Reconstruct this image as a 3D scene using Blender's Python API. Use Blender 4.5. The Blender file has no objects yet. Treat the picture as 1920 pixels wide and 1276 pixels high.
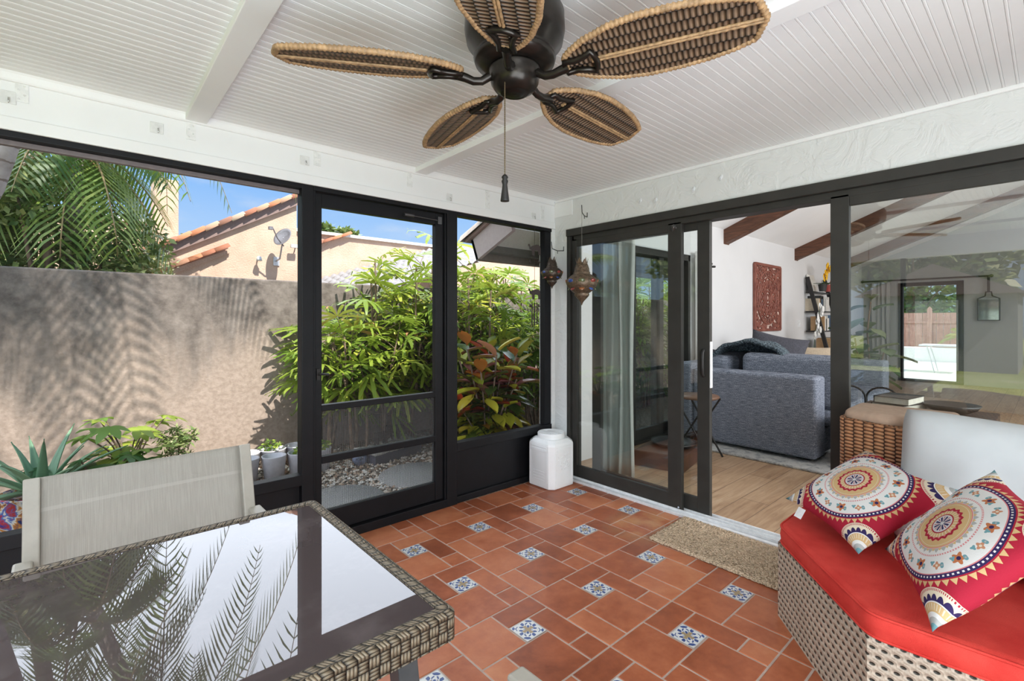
import bpy, bmesh, math, random
from mathutils import Vector, Matrix, Euler
random.seed(7)
S = bpy.context.scene
COL = S.collection
PI = math.pi
R = math.radians

# ------------------------------------------------------------------ camera
cam_d = bpy.data.cameras.new('camera')
cam = bpy.data.objects.new('camera', cam_d)
COL.objects.link(cam)
cam.location = (0, 0, 1.3)
cam.rotation_euler = (R(90), 0, R(48.38 - 90))
cam_d.sensor_width = 36
cam_d.lens = 36 * 902.7 / 1920
cam_d.shift_y = -38 / 1920
cam_d.clip_start = 0.02
cam_d.clip_end = 400
S.camera = cam

# ------------------------------------------------------------------ view
S.view_settings.view_transform = 'Standard'
S.view_settings.look = 'None'
S.view_settings.gamma = 1
S.view_settings.use_curve_mapping = False
S.view_settings.exposure = 0.0
S.cycles.max_bounces = 10
S.cycles.diffuse_bounces = 5
S.cycles.glossy_bounces = 5
S.cycles.transmission_bounces = 6
S.cycles.transparent_max_bounces = 24
S.cycles.caustics_reflective = False
S.cycles.caustics_refractive = False
S.cycles.use_denoising = True
S.cycles.sample_clamp_indirect = 6

# ------------------------------------------------------------------ node maths
class V:
    """a float socket with operators, each of which adds a Math node"""
    def __init__(self, nt, s): self.nt, self.s = nt, s
    def op(self, o, *a):
        n = self.nt.nodes.new('ShaderNodeMath'); n.operation = o
        for i, x in enumerate((self,) + a):
            if isinstance(x, V): self.nt.links.new(x.s, n.inputs[i])
            else: n.inputs[i].default_value = x
        return V(self.nt, n.outputs[0])
    def __add__(s, o): return s.op('ADD', o)
    __radd__ = __add__
    def __sub__(s, o): return s.op('SUBTRACT', o)
    def __rsub__(s, o): return (s * -1) + o
    def __mul__(s, o): return s.op('MULTIPLY', o)
    __rmul__ = __mul__
    def __truediv__(s, o): return s.op('DIVIDE', o)
    def sin(s): return s.op('SINE')
    def cos(s): return s.op('COSINE')
    def abs(s): return s.op('ABSOLUTE')
    def sqrt(s): return s.op('SQRT')
    def fract(s): return s.op('FRACT')
    def floor(s): return s.op('FLOOR')
    def gt(s, o): return s.op('GREATER_THAN', o)
    def lt(s, o): return s.op('LESS_THAN', o)
    def pw(s, o): return s.op('POWER', o)
    def mx(s, o): return s.op('MAXIMUM', o)
    def mn(s, o): return s.op('MINIMUM', o)
    def atan2(s, o): return s.op('ARCTAN2', o)
    def band(s, a, b): return s.gt(a) * s.lt(b)
    def smooth(s, a, b):
        n = s.nt.nodes.new('ShaderNodeMapRange'); n.interpolation_type = 'SMOOTHSTEP'
        s.nt.links.new(s.s, n.inputs[0]); n.inputs[1].default_value = a; n.inputs[2].default_value = b
        return V(s.nt, n.outputs[0])

# ------------------------------------------------------------------ world
W = bpy.data.worlds.new('sky'); S.world = W
W.use_nodes = True
nt = W.node_tree; nt.nodes.clear()
wo = nt.nodes.new('ShaderNodeOutputWorld'); bg = nt.nodes.new('ShaderNodeBackground')
nt.links.new(bg.outputs[0], wo.inputs[0])
tc = nt.nodes.new('ShaderNodeTexCoord'); sp = nt.nodes.new('ShaderNodeSeparateXYZ')
nt.links.new(tc.outputs['Generated'], sp.inputs[0])
dx, dy, dz = (V(nt, sp.outputs[i]) for i in range(3))
def wmix(f, a, b):
    m = nt.nodes.new('ShaderNodeMix'); m.data_type = 'RGBA'
    nt.links.new(f.s, m.inputs[0])
    for x, i in ((a, 6), (b, 7)):
        if isinstance(x, tuple): m.inputs[i].default_value = (*x, 1)
        else: nt.links.new(x, m.inputs[i])
    return m.outputs[2]
base = wmix(dz.smooth(0.02, 0.34), (0.62, 0.83, 1.08), (0.22, 0.53, 1.08))
nz = nt.nodes.new('ShaderNodeTexNoise'); nz.inputs['Scale'].default_value = 4.0; nz.inputs['Detail'].default_value = 6
mp = nt.nodes.new('ShaderNodeMapping'); mp.inputs['Scale'].default_value = (1, 1, 2.6)
nt.links.new(tc.outputs['Generated'], mp.inputs[0]); nt.links.new(mp.outputs[0], nz.inputs['Vector'])
cl = V(nt, nz.outputs[0]).smooth(0.52, 0.75) * 0.75
sky = wmix(cl, base, (0.95, 0.97, 1.0))
# added bright cloud bank, out of view, to light the porch and the table reflection
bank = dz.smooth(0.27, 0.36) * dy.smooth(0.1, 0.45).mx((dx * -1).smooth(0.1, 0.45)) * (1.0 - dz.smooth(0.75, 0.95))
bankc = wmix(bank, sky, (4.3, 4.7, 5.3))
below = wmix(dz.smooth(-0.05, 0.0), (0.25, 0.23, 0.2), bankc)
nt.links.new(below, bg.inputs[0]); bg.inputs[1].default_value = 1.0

# ------------------------------------------------------------------ sun and added fill lights
sun_d = bpy.data.lights.new('sun', 'SUN'); sun = bpy.data.objects.new('sun', sun_d); COL.objects.link(sun)
sun_d.energy = 9.5; sun_d.angle = R(0.6); sun_d.color = (1.0, 0.95, 0.87)
sun.rotation_euler = Vector((-0.10, 0.58, -0.81)).to_track_quat('-Z', 'Y').to_euler()
def area(name, loc, target, sx, sy, power, color=(1, 1, 1)):
    d = bpy.data.lights.new(name, 'AREA'); o = bpy.data.objects.new(name, d); COL.objects.link(o)
    d.shape = 'RECTANGLE'; d.size = sx; d.size_y = sy; d.energy = power; d.color = color
    o.location = loc
    o.rotation_euler = (Vector(target) - Vector(loc)).to_track_quat('-Z', 'Y').to_euler()
    return o
area('added_ceiling_fill', (-0.1, -0.9, 0.45), (0.35, 0.7, 2.3), 2.6, 2.2, 165, (0.80, 0.92, 1.0))  # unseen fill light added to brighten the porch ceiling
area('added_camera_fill', (-0.7, -1.7, 1.75), (2.3, 2.1, 0.8), 1.8, 1.4, 34, (0.90, 0.96, 1.0))  # unseen fill light added behind the camera for the porch
area('added_living_fill', (6.8, -3.6, 2.2), (6.2, 2.4, 1.0), 5.0, 2.0, 220, (0.95, 0.98, 1.0))  # unseen fill light added to brighten the living room
area('added_living_near_fill', (4.2, -3.0, 2.2), (4.6, 2.2, 0.4), 2.0, 1.6, 140, (0.95, 0.98, 1.0))  # second unseen fill, added for the living room by the sliders

# ------------------------------------------------------------------ materials
MATS = {}
class MT:
    """small material builder around one Principled node"""
    def __init__(self, name, color=(0.8, 0.8, 0.8), rough=0.6, metal=0.0, spec=0.5):
        m = bpy.data.materials.new(name); m.use_nodes = True
        self.m = m; self.nt = m.node_tree; self.n = self.nt.nodes; self.l = self.nt.links
        self.p = self.n['Principled BSDF']; self.out = self.n['Material Output']
        self.p.inputs['Base Color'].default_value = (*color, 1)
        self.p.inputs['Roughness'].default_value = rough
        self.p.inputs['Metallic'].default_value = metal
        self.p.inputs['Specular IOR Level'].default_value = spec
        MATS[name] = m
    def tc(self, which='Object', scale=(1, 1, 1), rot=(0, 0, 0)):
        t = self.n.new('ShaderNodeTexCoord'); mp = self.n.new('ShaderNodeMapping')
        mp.inputs['Scale'].default_value = scale; mp.inputs['Rotation'].default_value = rot
        self.l.new(t.outputs[which], mp.inputs[0]); return mp.outputs[0]
    def xyz(self, vec):
        s = self.n.new('ShaderNodeSeparateXYZ'); self.l.new(vec, s.inputs[0])
        return [V(self.nt, s.outputs[i]) for i in range(3)]
    def noise(self, vec, scale=5, detail=4, rough=0.55, dist=0):
        z = self.n.new('ShaderNodeTexNoise'); self.l.new(vec, z.inputs['Vector'])
        z.inputs['Scale'].default_value = scale; z.inputs['Detail'].default_value = detail
        z.inputs['Roughness'].default_value = rough; z.inputs['Distortion'].default_value = dist
        return V(self.nt, z.outputs[0])
    def voro(self, vec, scale=5, feature='F1'):
        z = self.n.new('ShaderNodeTexVoronoi'); self.l.new(vec, z.inputs['Vector'])
        z.inputs['Scale'].default_value = scale; z.feature = feature
        return V(self.nt, z.outputs[0])
    def attr(self, name):
        a = self.n.new('ShaderNodeAttribute'); a.attribute_name = name
        return V(self.nt, a.outputs['Fac'])
    def mix(self, f, a, b):
        m = self.n.new('ShaderNodeMix'); m.data_type = 'RGBA'
        if isinstance(f, V): self.l.new(f.s, m.inputs[0])
        else: m.inputs[0].default_value = f
        for x, i in ((a, 6), (b, 7)):
            if isinstance(x, tuple): m.inputs[i].default_value = (*x, 1)
            else: self.l.new(x, m.inputs[i])
        return m.outputs[2]
    def ramp(self, f, stops):
        r = self.n.new('ShaderNodeValToRGB'); self.l.new(f.s, r.inputs[0])
        e = r.color_ramp.elements
        while len(e) > len(stops): e.remove(e[-1])
        while len(e) < len(stops): e.new(0.5)
        for el, (p, c) in zip(e, stops): el.position = p; el.color = (*c, 1)
        return r.outputs[0]
    def color(self, sock): self.l.new(sock, self.p.inputs['Base Color']); return self
    def rough(self, v): self.l.new(v.s, self.p.inputs['Roughness']); return self
    def bump(self, h, strength=0.3, dist=0.01):
        b = self.n.new('ShaderNodeBump'); b.inputs['Strength'].default_value = strength
        b.inputs['Distance'].default_value = dist
        self.l.new(h.s, b.inputs['Height']); self.l.new(b.outputs[0], self.p.inputs['Normal']); return self
    def transp(self, amount, tint=(1, 1, 1)):
        """let part of the light straight through (screens, sheer cloth)"""
        t = self.n.new('ShaderNodeBsdfTransparent'); t.inputs[0].default_value = (*tint, 1)
        x = self.n.new('ShaderNodeMixShader')
        if isinstance(amount, V): self.l.new(amount.s, x.inputs[0])
        else: x.inputs[0].default_value = amount
        self.l.new(self.p.outputs[0], x.inputs[1]); self.l.new(t.outputs[0], x.inputs[2])
        self.l.new(x.outputs[0], self.out.inputs[0]); return self
    def transl(self, amount, col=None):
        t = self.n.new('ShaderNodeBsdfTranslucent'); x = self.n.new('ShaderNodeMixShader')
        if col is not None:
            if isinstance(col, tuple): t.inputs[0].default_value = (*col, 1)
            else: self.l.new(col, t.inputs[0])
        x.inputs[0].default_value = amount
        self.l.new(self.p.outputs[0], x.inputs[1]); self.l.new(t.outputs[0], x.inputs[2])
        self.l.new(x.outputs[0], self.out.inputs[0]); return self

def plain(name, color, rough=0.6, metal=0.0, spec=0.5, var=0.08, scale=30, bump=0.0, bscale=200):
    m = MT(name, color, rough, metal, spec); v = m.tc()
    n = m.noise(v, scale, 4)
    d = tuple(max(0, c * (1 - var)) for c in color); b = tuple(min(1, c * (1 + var)) for c in color)
    m.color(m.mix(n.smooth(0.3, 0.7), d, b))
    if bump: m.bump(m.noise(v, bscale, 3), bump, 0.004)
    return m.m

def glass(name, tint=(0.93, 0.96, 0.95), ior=1.5, gain=1.0):
    m = MT(name); nt = m.nt
    t = m.n.new('ShaderNodeBsdfTransparent'); t.inputs[0].default_value = (*tint, 1)
    g = m.n.new('ShaderNodeBsdfGlossy'); g.inputs['Roughness'].default_value = 0.005
    f = m.n.new('ShaderNodeFresnel'); f.inputs[0].default_value = ior
    x = m.n.new('ShaderNodeMixShader')
    ge = m.n.new('ShaderNodeNewGeometry'); m.l.new((V(nt, ge.outputs['Backfacing']) * (1 / ior - ior) + ior).s, f.inputs[0])
    fac = (V(nt, f.outputs[0]) * gain).mn(1.0)
    m.l.new(fac.s, x.inputs[0]); m.l.new(t.outputs[0], x.inputs[1]); m.l.new(g.outputs[0], x.inputs[2])
    m.l.new(x.outputs[0], m.out.inputs[0]); return m.m

# ------------------------------------------------------------------ mesh helper
class MB:
    def __init__(self): self.v = []; self.f = []; self.mi = []; self.sm = []; self.uv = {}; self.at = []; self.tone = None; self.tones = []
    def _add(self, vs, fs, mi=0, sm=False, uvs=None):
        b = len(self.v); self.v += [tuple(x) for x in vs]
        for k, f in enumerate(fs):
            self.f.append(tuple(b + i for i in f)); self.mi.append(mi); self.sm.append(sm)
            self.tones.append(self.tone if self.tone is not None else 0.5)
            if uvs: self.uv[len(self.f) - 1] = uvs[k]
        return b
    def box(self, x0, x1, y0, y1, z0, z1, mi=0, M=None):
        vs = [Vector((x, y, z)) for z in (z0, z1) for y in (y0, y1) for x in (x0, x1)]
        if M: vs = [M @ p for p in vs]
        self._add(vs, [(0, 2, 3, 1), (4, 5, 7, 6), (0, 1, 5, 4), (1, 3, 7, 5), (3, 2, 6, 7), (2, 0, 4, 6)], mi); return self
    def bar(self, a, b, w, h, mi=0, up=(0, 0, 1)):
        a, b = Vector(a), Vector(b); d = (b - a).normalized(); s = d.cross(Vector(up))
        if s.length < 1e-5: s = d.cross(Vector((1, 0, 0)))
        s.normalize(); u = s.cross(d).normalized()
        vs = [p + s * (i * w / 2) + u * (j * h / 2) for p in (a, b) for (i, j) in ((-1, -1), (1, -1), (1, 1), (-1, 1))]
        self._add(vs, [(3, 2, 1, 0), (4, 5, 6, 7), (0, 1, 5, 4), (1, 2, 6, 5), (2, 3, 7, 6), (3, 0, 4, 7)], mi); return self
    def quad(self, a, b, c, d, mi=0, uv=None):
        self._add([a, b, c, d], [(0, 1, 2, 3)], mi, False, [uv] if uv else None); return self
    def tube(self, pts, rad, seg=8, mi=0, caps=True, closed=False):
        pts = [Vector(p) for p in pts]; n = len(pts)
        rs = rad if isinstance(rad, (list, tuple)) else [rad] * n
        vs = []; prev = None
        for i, p in enumerate(pts):
            if closed: d = pts[(i + 1) % n] - pts[i - 1]
            else: d = pts[min(i + 1, n - 1)] - pts[max(i - 1, 0)]
            d.normalize()
            if prev is None:
                s = d.cross(Vector((0, 0, 1)))
                if s.length < 1e-3: s = d.cross(Vector((1, 0, 0)))
            else: s = prev - d * prev.dot(d)
            s.normalize(); prev = s; u = d.cross(s)
            for k in range(seg):
                a = 2 * PI * k / seg
                vs.append(p + (s * math.cos(a) + u * math.sin(a)) * rs[i])
        fs = []
        for i in range(n if closed else n - 1):
            j = (i + 1) % n
            for k in range(seg):
                k2 = (k + 1) % seg
                fs.append((i * seg + k, i * seg + k2, j * seg + k2, j * seg + k))
        b = self._add(vs, fs, mi, True)
        if caps and not closed:
            self._add(vs[:seg], [tuple(range(seg))[::-1]], mi); self._add(vs[-seg:], [tuple(range(seg))], mi)
        return self
    def lathe(self, prof, seg=24, c=(0, 0, 0), mi=0, smooth=True, M=None, rot=0.0):
        vs = []; c = Vector(c)
        for r, z in prof:
            for k in range(seg):
                a = 2 * PI * k / seg + rot
                p = Vector((r * math.cos(a), r * math.sin(a), z))
                vs.append((M @ p if M else p) + c)
        fs = []
        for i in range(len(prof) - 1):
            for k in range(seg):
                k2 = (k + 1) % seg
                fs.append((i * seg + k, i * seg + k2, (i + 1) * seg + k2, (i + 1) * seg + k))
        self._add(vs, fs, mi, smooth)
        if prof[0][0] > 1e-4: self._add(vs[:seg], [tuple(range(seg))[::-1]], mi)
        if prof[-1][0] > 1e-4: self._add(vs[-seg:], [tuple(range(seg))], mi)
        return self
    def prism(self, poly, h0, h1, M=None, mi=0, smooth=False):
        """poly of (x, y) extruded along z between h0 and h1, then M"""
        n = len(poly); M = M or Matrix.Identity(4)
        vs = [M @ Vector((x, y, h)) for h in (h0, h1) for x, y in poly]
        fs = [tuple(range(n))[::-1], tuple(range(n, 2 * n))]
        self._add(vs, fs, mi); 
        self._add(vs, [(i, (i + 1) % n, n + (i + 1) % n, n + i) for i in range(n)], mi, smooth); return self
    def grid(self, fn, nu, nv, mi=0, smooth=True, flip=False, closed_u=False):
        vs = []; fs = []; uvs = []
        for j in range(nv + 1):
            for i in range(nu + 1): vs.append(Vector(fn(i / nu, j / nv)))
        for j in range(nv):
            for i in range(nu):
                a = j * (nu + 1) + i; q = (a, a + 1, a + nu + 2, a + nu + 1)
                u = ((i / nu, j / nv), ((i + 1) / nu, j / nv), ((i + 1) / nu, (j + 1) / nv), (i / nu, (j + 1) / nv))
                if flip: q = q[::-1]; u = u[::-1]
                fs.append(q); uvs.append(u)
        self._add(vs, fs, mi, smooth, uvs); return self
    def ell(self, c, r, nu=12, nv=8, mi=0, M=None):
        c = Vector(c)
        def fn(u, v):
            a = 2 * PI * u; b = PI * (v - 0.5)
            p = Vector((r[0] * math.cos(a) * math.cos(b), r[1] * math.sin(a) * math.cos(b), r[2] * math.sin(b)))
            return c + (M @ p if M else p)
        return self.grid(fn, nu, nv, mi)
    def build(self, name, mats, parent=None, bevel=0.0, subd=0, weld=False, loc=None, bseg=2):
        me = bpy.data.meshes.new(name)
        me.from_pydata(self.v, [], self.f)
        mats = mats if isinstance(mats, (list, tuple)) else [mats]
        for m in mats: me.materials.append(m)
        me.polygons.foreach_set('material_index', self.mi)
        me.polygons.foreach_set('use_smooth', self.sm)
        if self.uv:
            ul = me.uv_layers.new(name='UVMap')
            for fi, us in self.uv.items():
                p = me.polygons[fi]
                for li, u in zip(p.loop_indices, us): ul.data[li].uv = u
        if any(t != 0.5 for t in self.tones):
            at = me.attributes.new('tone', 'FLOAT', 'FACE'); at.data.foreach_set('value', self.tones)
        me.update()
        if weld:
            bm = bmesh.new(); bm.from_mesh(me); bmesh.ops.remove_doubles(bm, verts=bm.verts, dist=1e-5)
            bmesh.ops.recalc_face_normals(bm, faces=bm.faces); bm.to_mesh(me); bm.free()
        o = bpy.data.objects.new(name, me); COL.objects.link(o)
        if parent is not None: o.parent = parent
        if loc is not None: o.location = loc
        if bevel:
            b = o.modifiers.new('bevel', 'BEVEL'); b.width = bevel; b.segments = bseg; b.limit_method = 'ANGLE'
            b.angle_limit = R(40); b.harden_normals = False
        if subd:
            s = o.modifiers.new('subd', 'SUBSURF'); s.levels = subd; s.render_levels = subd
        return o

def tag(o, label=None, cat=None, group=None, kind=None):
    if label: o['label'] = label
    if cat: o['category'] = cat
    if group: o['group'] = group
    if kind: o['kind'] = kind
    return o
def thing(name, label, cat, loc=(0, 0, 0), rz=0.0, group=None, kind=None):
    o = bpy.data.objects.new(name, None); COL.objects.link(o)
    o.empty_display_size = 0.1; o.location = loc; o.rotation_euler = (0, 0, rz)
    return tag(o, label, cat, group, kind)
def struct(o, label=None):
    o['kind'] = 'structure'
    if label: o['label'] = label
    return o
def root(name, loc=(0, 0, 0)):
    o = bpy.data.objects.new(name, None); COL.objects.link(o); o.location = loc; o['kind'] = 'structure'; return o
def dup(r, loc=None, rz=None, label=None, scale=None):
    c = r.copy(); COL.objects.link(c)
    if loc is not None: c.location = loc
    if rz is not None: c.rotation_euler = (0, 0, rz)
    if scale is not None: c.scale = (scale,) * 3
    if label: c['label'] = label
    for ch in list(r.children):
        k = ch.copy(); COL.objects.link(k); k.parent = c
        for g in list(ch.children):
            q = g.copy(); COL.objects.link(q); q.parent = k
    return c
def lerp(a, b, t): return a + (b - a) * t
# ================================================================== materials for the shell
white_paint = plain('white_paint', (0.80, 0.80, 0.79), 0.55, var=0.02, scale=3, bump=0.08, bscale=60)
def mk_stucco(name, c, s1=9, strength=0.55):
    m = MT(name, c, 0.75); v = m.tc()
    n = m.noise(v, s1, 5, 0.55, 1.6); n2 = m.noise(v, 42, 4)
    m.color(m.mix(m.noise(v, 2.5, 3), tuple(k * 0.95 for k in c), c))
    m.bump(n.smooth(0.42, 0.6) * 0.7 + n2 * 0.3, strength, 0.012); return m.m
stucco_white = mk_stucco('white_trowelled_stucco', (0.70, 0.705, 0.69), 6, 0.35)
stucco_rough = mk_stucco('white_rough_stucco', (0.80, 0.80, 0.78), 26, 0.45)
black_frame = plain('black_aluminium', (0.006, 0.006, 0.0075), 0.5, 0.0, 0.25, var=0.15, scale=12)
bronze_frame = plain('bronze_aluminium', (0.036, 0.034, 0.030), 0.5, 0.0, 0.3, var=0.1, scale=9)
white_track = plain('white_vinyl_track', (0.72, 0.73, 0.74), 0.5)
dark_gap = plain('dark_gasket', (0.006, 0.006, 0.006), 0.6)
pane_glass = glass('clear_glass', (0.90, 0.93, 0.92), 1.52, 1.5)
chrome = plain('steel', (0.55, 0.55, 0.55), 0.25, 1.0)
black_metal = plain('black_iron', (0.02, 0.018, 0.017), 0.5, 0.3)
MATS_GLASS = pane_glass
clear_plastic = glass('clear_plastic', (0.85, 0.87, 0.88), 1.45, 2.0)

def mk_screen(name, open_, scale=None):
    m = MT(name, (0.03, 0.03, 0.032) if scale is None else (0.10, 0.10, 0.10), 0.7, spec=0.1)
    if scale is None: m.transp(open_)
    else:
        x, y, z = m.xyz(m.tc())
        a = ((x * scale).fract() - 0.5).abs().lt(0.42) * ((z * scale * 1.5).fract() - 0.5).abs().lt(0.41)
        m.transp(a * 0.9)
    return m.m
screen_mesh = mk_screen('insect_screen', 0.90)
pet_mesh = mk_screen('pet_screen', 0.7, 85)

# terracotta tiles
m = MT('terracotta_tile', (0.36, 0.12, 0.06), 0.33, spec=0.2); v = m.tc(); t = m.attr('tone')
n = m.noise(v, 5, 5, 0.6, 0.4); n2 = m.noise(v, 22, 4, 0.6)
c0 = m.ramp((n * 0.55 + n2 * 0.3 + t * 0.5 - 0.17), [(0.2, (0.19, 0.050, 0.022)), (0.45, (0.35, 0.100, 0.044)), (0.62, (0.46, 0.152, 0.070)), (0.85, (0.58, 0.24, 0.12))])
x, y, z = m.xyz(m.tc())
worn = (1.0 - (((x - 2.66) * (x - 2.66) + (y - 1.72) * (y - 1.72) * 1.5).sqrt() + n2 * 0.12).smooth(0.14, 0.42)) * n.smooth(0.35, 0.6)
m.color(m.mix(worn * 0.55, c0, (0.50, 0.30, 0.13)))
m.rough(n2 * 0.25 + 0.22); m.bump(n2, 0.06, 0.004); terracotta = m.m
grout = plain('grout', (0.47, 0.36, 0.30), 0.85, var=0.12, scale=20)
m = MT('blue_white_tile', (0.8, 0.8, 0.8), 0.3)
ux, uy, _ = m.xyz(m.tc('UV')); X = ux * 2 - 1; Y = uy * 2 - 1
r = (X * X + Y * Y).sqrt(); a = Y.atan2(X)
curl = ((r * 9 + (a * 4).cos() * 1.6).sin() * ((a * 8).cos() * 0.9 + (X * Y * 16).sin() * 0.8))
blue = curl.gt(0.08)
cross = (X.abs().mn(Y.abs()).lt(0.13)) * r.lt(0.5)
edge = X.abs().mx(Y.abs()).gt(0.93)
c = m.mix(blue, (0.66, 0.66, 0.64), (0.03, 0.065, 0.22)); c = m.mix(cross, c, (0.34, 0.24, 0.12)); c = m.mix(edge, c, (0.55, 0.55, 0.55))
m.color(c); deco_tile = m.m

# ------------------------------------------------------------------ porch floor
FX0, FX1, FY0, FY1 = -1.62, 2.955, -3.0, 2.815
fl = MB(); tl = MB(); dt = MB()
fl.box(FX0, FX1, FY0, FY1, -0.12, -0.0025)
PT = 0.4662; Q = PT / 4; G = 0.0035
pat = [(0, 2, 0, 1, 0), (0, 1, 1, 3, 0), (0, 1, 3, 4, 0), (1, 3, 2, 4, 0), (3, 4, 2, 4, 0), (2, 4, 0, 2, 0), (1, 2, 1, 2, 1)]
rt = random.Random(3)
for i in range(-2, 9):
    for j in range(-3, 11):
        for (u0, u1, v0, v1, d) in pat:
            x1 = 2.0365 + (i * 1 - 0) * -PT - u0 * Q; x0 = 2.0365 + i * -PT - u1 * Q
            y1 = 1.6445 - j * PT - v0 * Q; y0 = 1.6445 - j * PT - v1 * Q
            x0, x1, y0, y1 = max(x0 + G, FX0), min(x1 - G, FX1 - 0.002), max(y0 + G, FY0), min(y1 - G, FY1 - 0.002)
            if x1 - x0 < 0.01 or y1 - y0 < 0.01: continue
            if d: dt.quad((x0, y0, 0), (x1, y0, 0), (x1, y1, 0), (x0, y1, 0), 0, ((0, 0), (1, 0), (1, 1), (0, 1)))
            else:
                tl.tone = rt.uniform(0.15, 0.85); e = 0.003
                a = [(x0, y0, -0.003), (x1, y0, -0.003), (x1, y1, -0.003), (x0, y1, -0.003)]
                b = [(x0 + e, y0 + e, 0), (x1 - e, y0 + e, 0), (x1 - e, y1 - e, 0), (x0 + e, y1 - e, 0)]
                tl._add(a + b, [(4, 5, 6, 7), (0, 1, 5, 4), (1, 2, 6, 5), (2, 3, 7, 6), (3, 0, 4, 7)])
floor = struct(fl.build('floor', grout))
tl.build('terracotta_tiles', terracotta, floor); dt.build('patterned_tiles', deco_tile, floor)

# ------------------------------------------------------------------ porch ceiling: bead board running along x
cb = MB(); prof = []; yb = 2.815; BW = 0.0425
while yb > -3.05:
    prof += [(yb, 2.300), (yb - 0.031, 2.300), (yb - 0.0318, 2.3022), (yb - 0.0326, 2.300), (yb - 0.0345, 2.2992), (yb - 0.0385, 2.2992), (yb - 0.0404, 2.300), (yb - 0.0412, 2.3022), (yb - 0.0420, 2.300)]
    yb -= BW
cx0, cx1 = -1.62, 2.98
vs = [(cx0, y, z) for y, z in prof] + [(cx1, y, z) for y, z in prof]; n_ = len(prof)
cb._add(vs, [(k, n_ + k, n_ + k + 1, k + 1) for k in range(n_ - 1)])
ceiling = struct(cb.build('ceiling', white_paint))
rf = MB(); rf.box(-1.85, 3.14, -3.3, 2.98, 2.34, 2.46)
struct(rf.build('roof_deck', plain('roof_grey', (0.35, 0.33, 0.3), 0.9)))
for x0 in (0.365, 1.622, 2.879 - 4 * 1.257 + 1.257 * 1.0 - 0.0):
    b = MB(); b.box(x0, x0 + 0.089, -3.0, 2.80, 2.270, 2.302)
    b.build('ceiling_batten', white_paint, ceiling, bevel=0.003)

# ------------------------------------------------------------------ wall_left: header beam, knee panels, frames
hd = MB(); hd.box(-1.62, 2.97, 2.800, 2.95, 2.122, 2.345)
wl = struct(hd.build('wall_left', white_paint))
b = MB(); b.box(-1.62, 2.97, 2.790, 2.95, 2.066, 2.121); b.build('lower_board', white_paint, wl, bevel=0.004)
b = MB()
b.prism([(2.800, 2.262), (2.790, 2.264), (2.786, 2.270), (2.778, 2.292), (2.772, 2.3), (2.800, 2.3)], -1.62, 2.96, Matrix(((0, 0, 1, 0), (1, 0, 0, 0), (0, 1, 0, 0), (0, 0, 0, 1))))
b.build('crown_moulding', white_paint, wl)
def on_header(u, v):   # where a straight line of sight meets the header face (layout measured from the photo)
    q = ((u - 960) / 902.7, 1.0); ax, ay = 0.7476, 0.6642
    rx, ry, rz = q[0] * ax + ay, -q[0] * ay + ax, (600 - v) / 902.7
    t = 2.80 / ry; return rx * t, 1.3 + rz * t
strap_m = plain('painted_strap', (0.76, 0.76, 0.74), 0.5, bump=0.5, bscale=120)
plate_m = plain('painted_plate', (0.70, 0.70, 0.68), 0.45)
for u, v0, v1 in ((41, 148, 192), (358, 224, 262), (595, 281, 311), (768, 322, 350), (914, 358, 391), (1017, 386, 414)):
    x, z0 = on_header(u, v1); x, z1 = on_header(u, v0)
    b = MB(); b.box(x - 0.02, x + 0.02, 2.796, 2.801, z0, z1)
    for k in range(5):
        zz = lerp(z0 + 0.012, z1 - 0.012, k / 4)
        b.ell((x + (0.009 if k % 2 else -0.009), 2.796, zz), (0.004, 0.003, 0.004), 6, 4)
    b.build('metal_strap', strap_m, wl)
for u, v in ((14, 182), (294, 240), (571, 301), (842, 370), (1000, 405)):
    x, z = on_header(u, v); h = 0.026
    b = MB(); b.box(x - h, x + h, 2.795, 2.801, z - h, z + h)
    o = b.build('square_plate', plate_m, wl, bevel=0.004)
    b = MB(); b.tube([(x + 0.004, 2.795, z - 0.002), (x + 0.004, 2.782, z - 0.006), (x + 0.004, 2.778, z - 0.02), (x + 0.004, 2.783, z - 0.026)], 0.0022, 6)
    b.build('small_hook', chrome, o)

YA, YB = 2.825, 2.868     # aluminium depth
def frame_piece(name, parent, x0, x1, z0, z1, ya=YA, yb=YB, mat=None, bev=0.003):
    b = MB(); b.box(x0, x1, ya, yb, z0, z1); return b.build(name, mat or black_frame, parent, bevel=bev)
# knee panel + left opening
w1 = root('window_1', (0.0, 2.84, 0.4)); w1['label'] = 'wide black framed screen opening above the low black panel, left of the screen door'
def at_root(o, r): o.location = Vector(o.location) - r.location; return o
def fp(name, r, *a, **k): return at_root(frame_piece(name, r, *a, **k), r)
fp('head_rail', w1, -1.6, 0.916, 2.040, 2.067, ya=2.80)
fp('head_channel', w1, -1.6, 0.916, 2.018, 2.040, ya=2.845, yb=2.875, mat=plain('weathered_channel', (0.16, 0.13, 0.13), 0.5))
fp('sill_rail', w1, -1.6, 0.916, 0.372, 0.432, ya=2.80)
fp('kick_panel', w1, -1.6, 0.916, 0.03, 0.372, ya=2.845, yb=2.855)
fp('base_rail', w1, -1.6, 0.916, 0.0, 0.05, ya=2.818)
b = MB(); b.quad((-1.6, 2.85, 0.43), (0.92, 2.85, 0.43), (0.92, 2.85, 2.03), (-1.6, 2.85, 2.03)); at_root(b.build('insect_screen', screen_mesh, w1), w1)
# posts
for i, (x0, x1) in enumerate(((0.912, 0.978), (1.885, 1.972))):
    b = MB(); b.box(x0, x1, 2.80, 2.878, 0.0, 2.067)
    struct(b.build('trim_%d' % (i + 1), black_frame, bevel=0.004))
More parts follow.
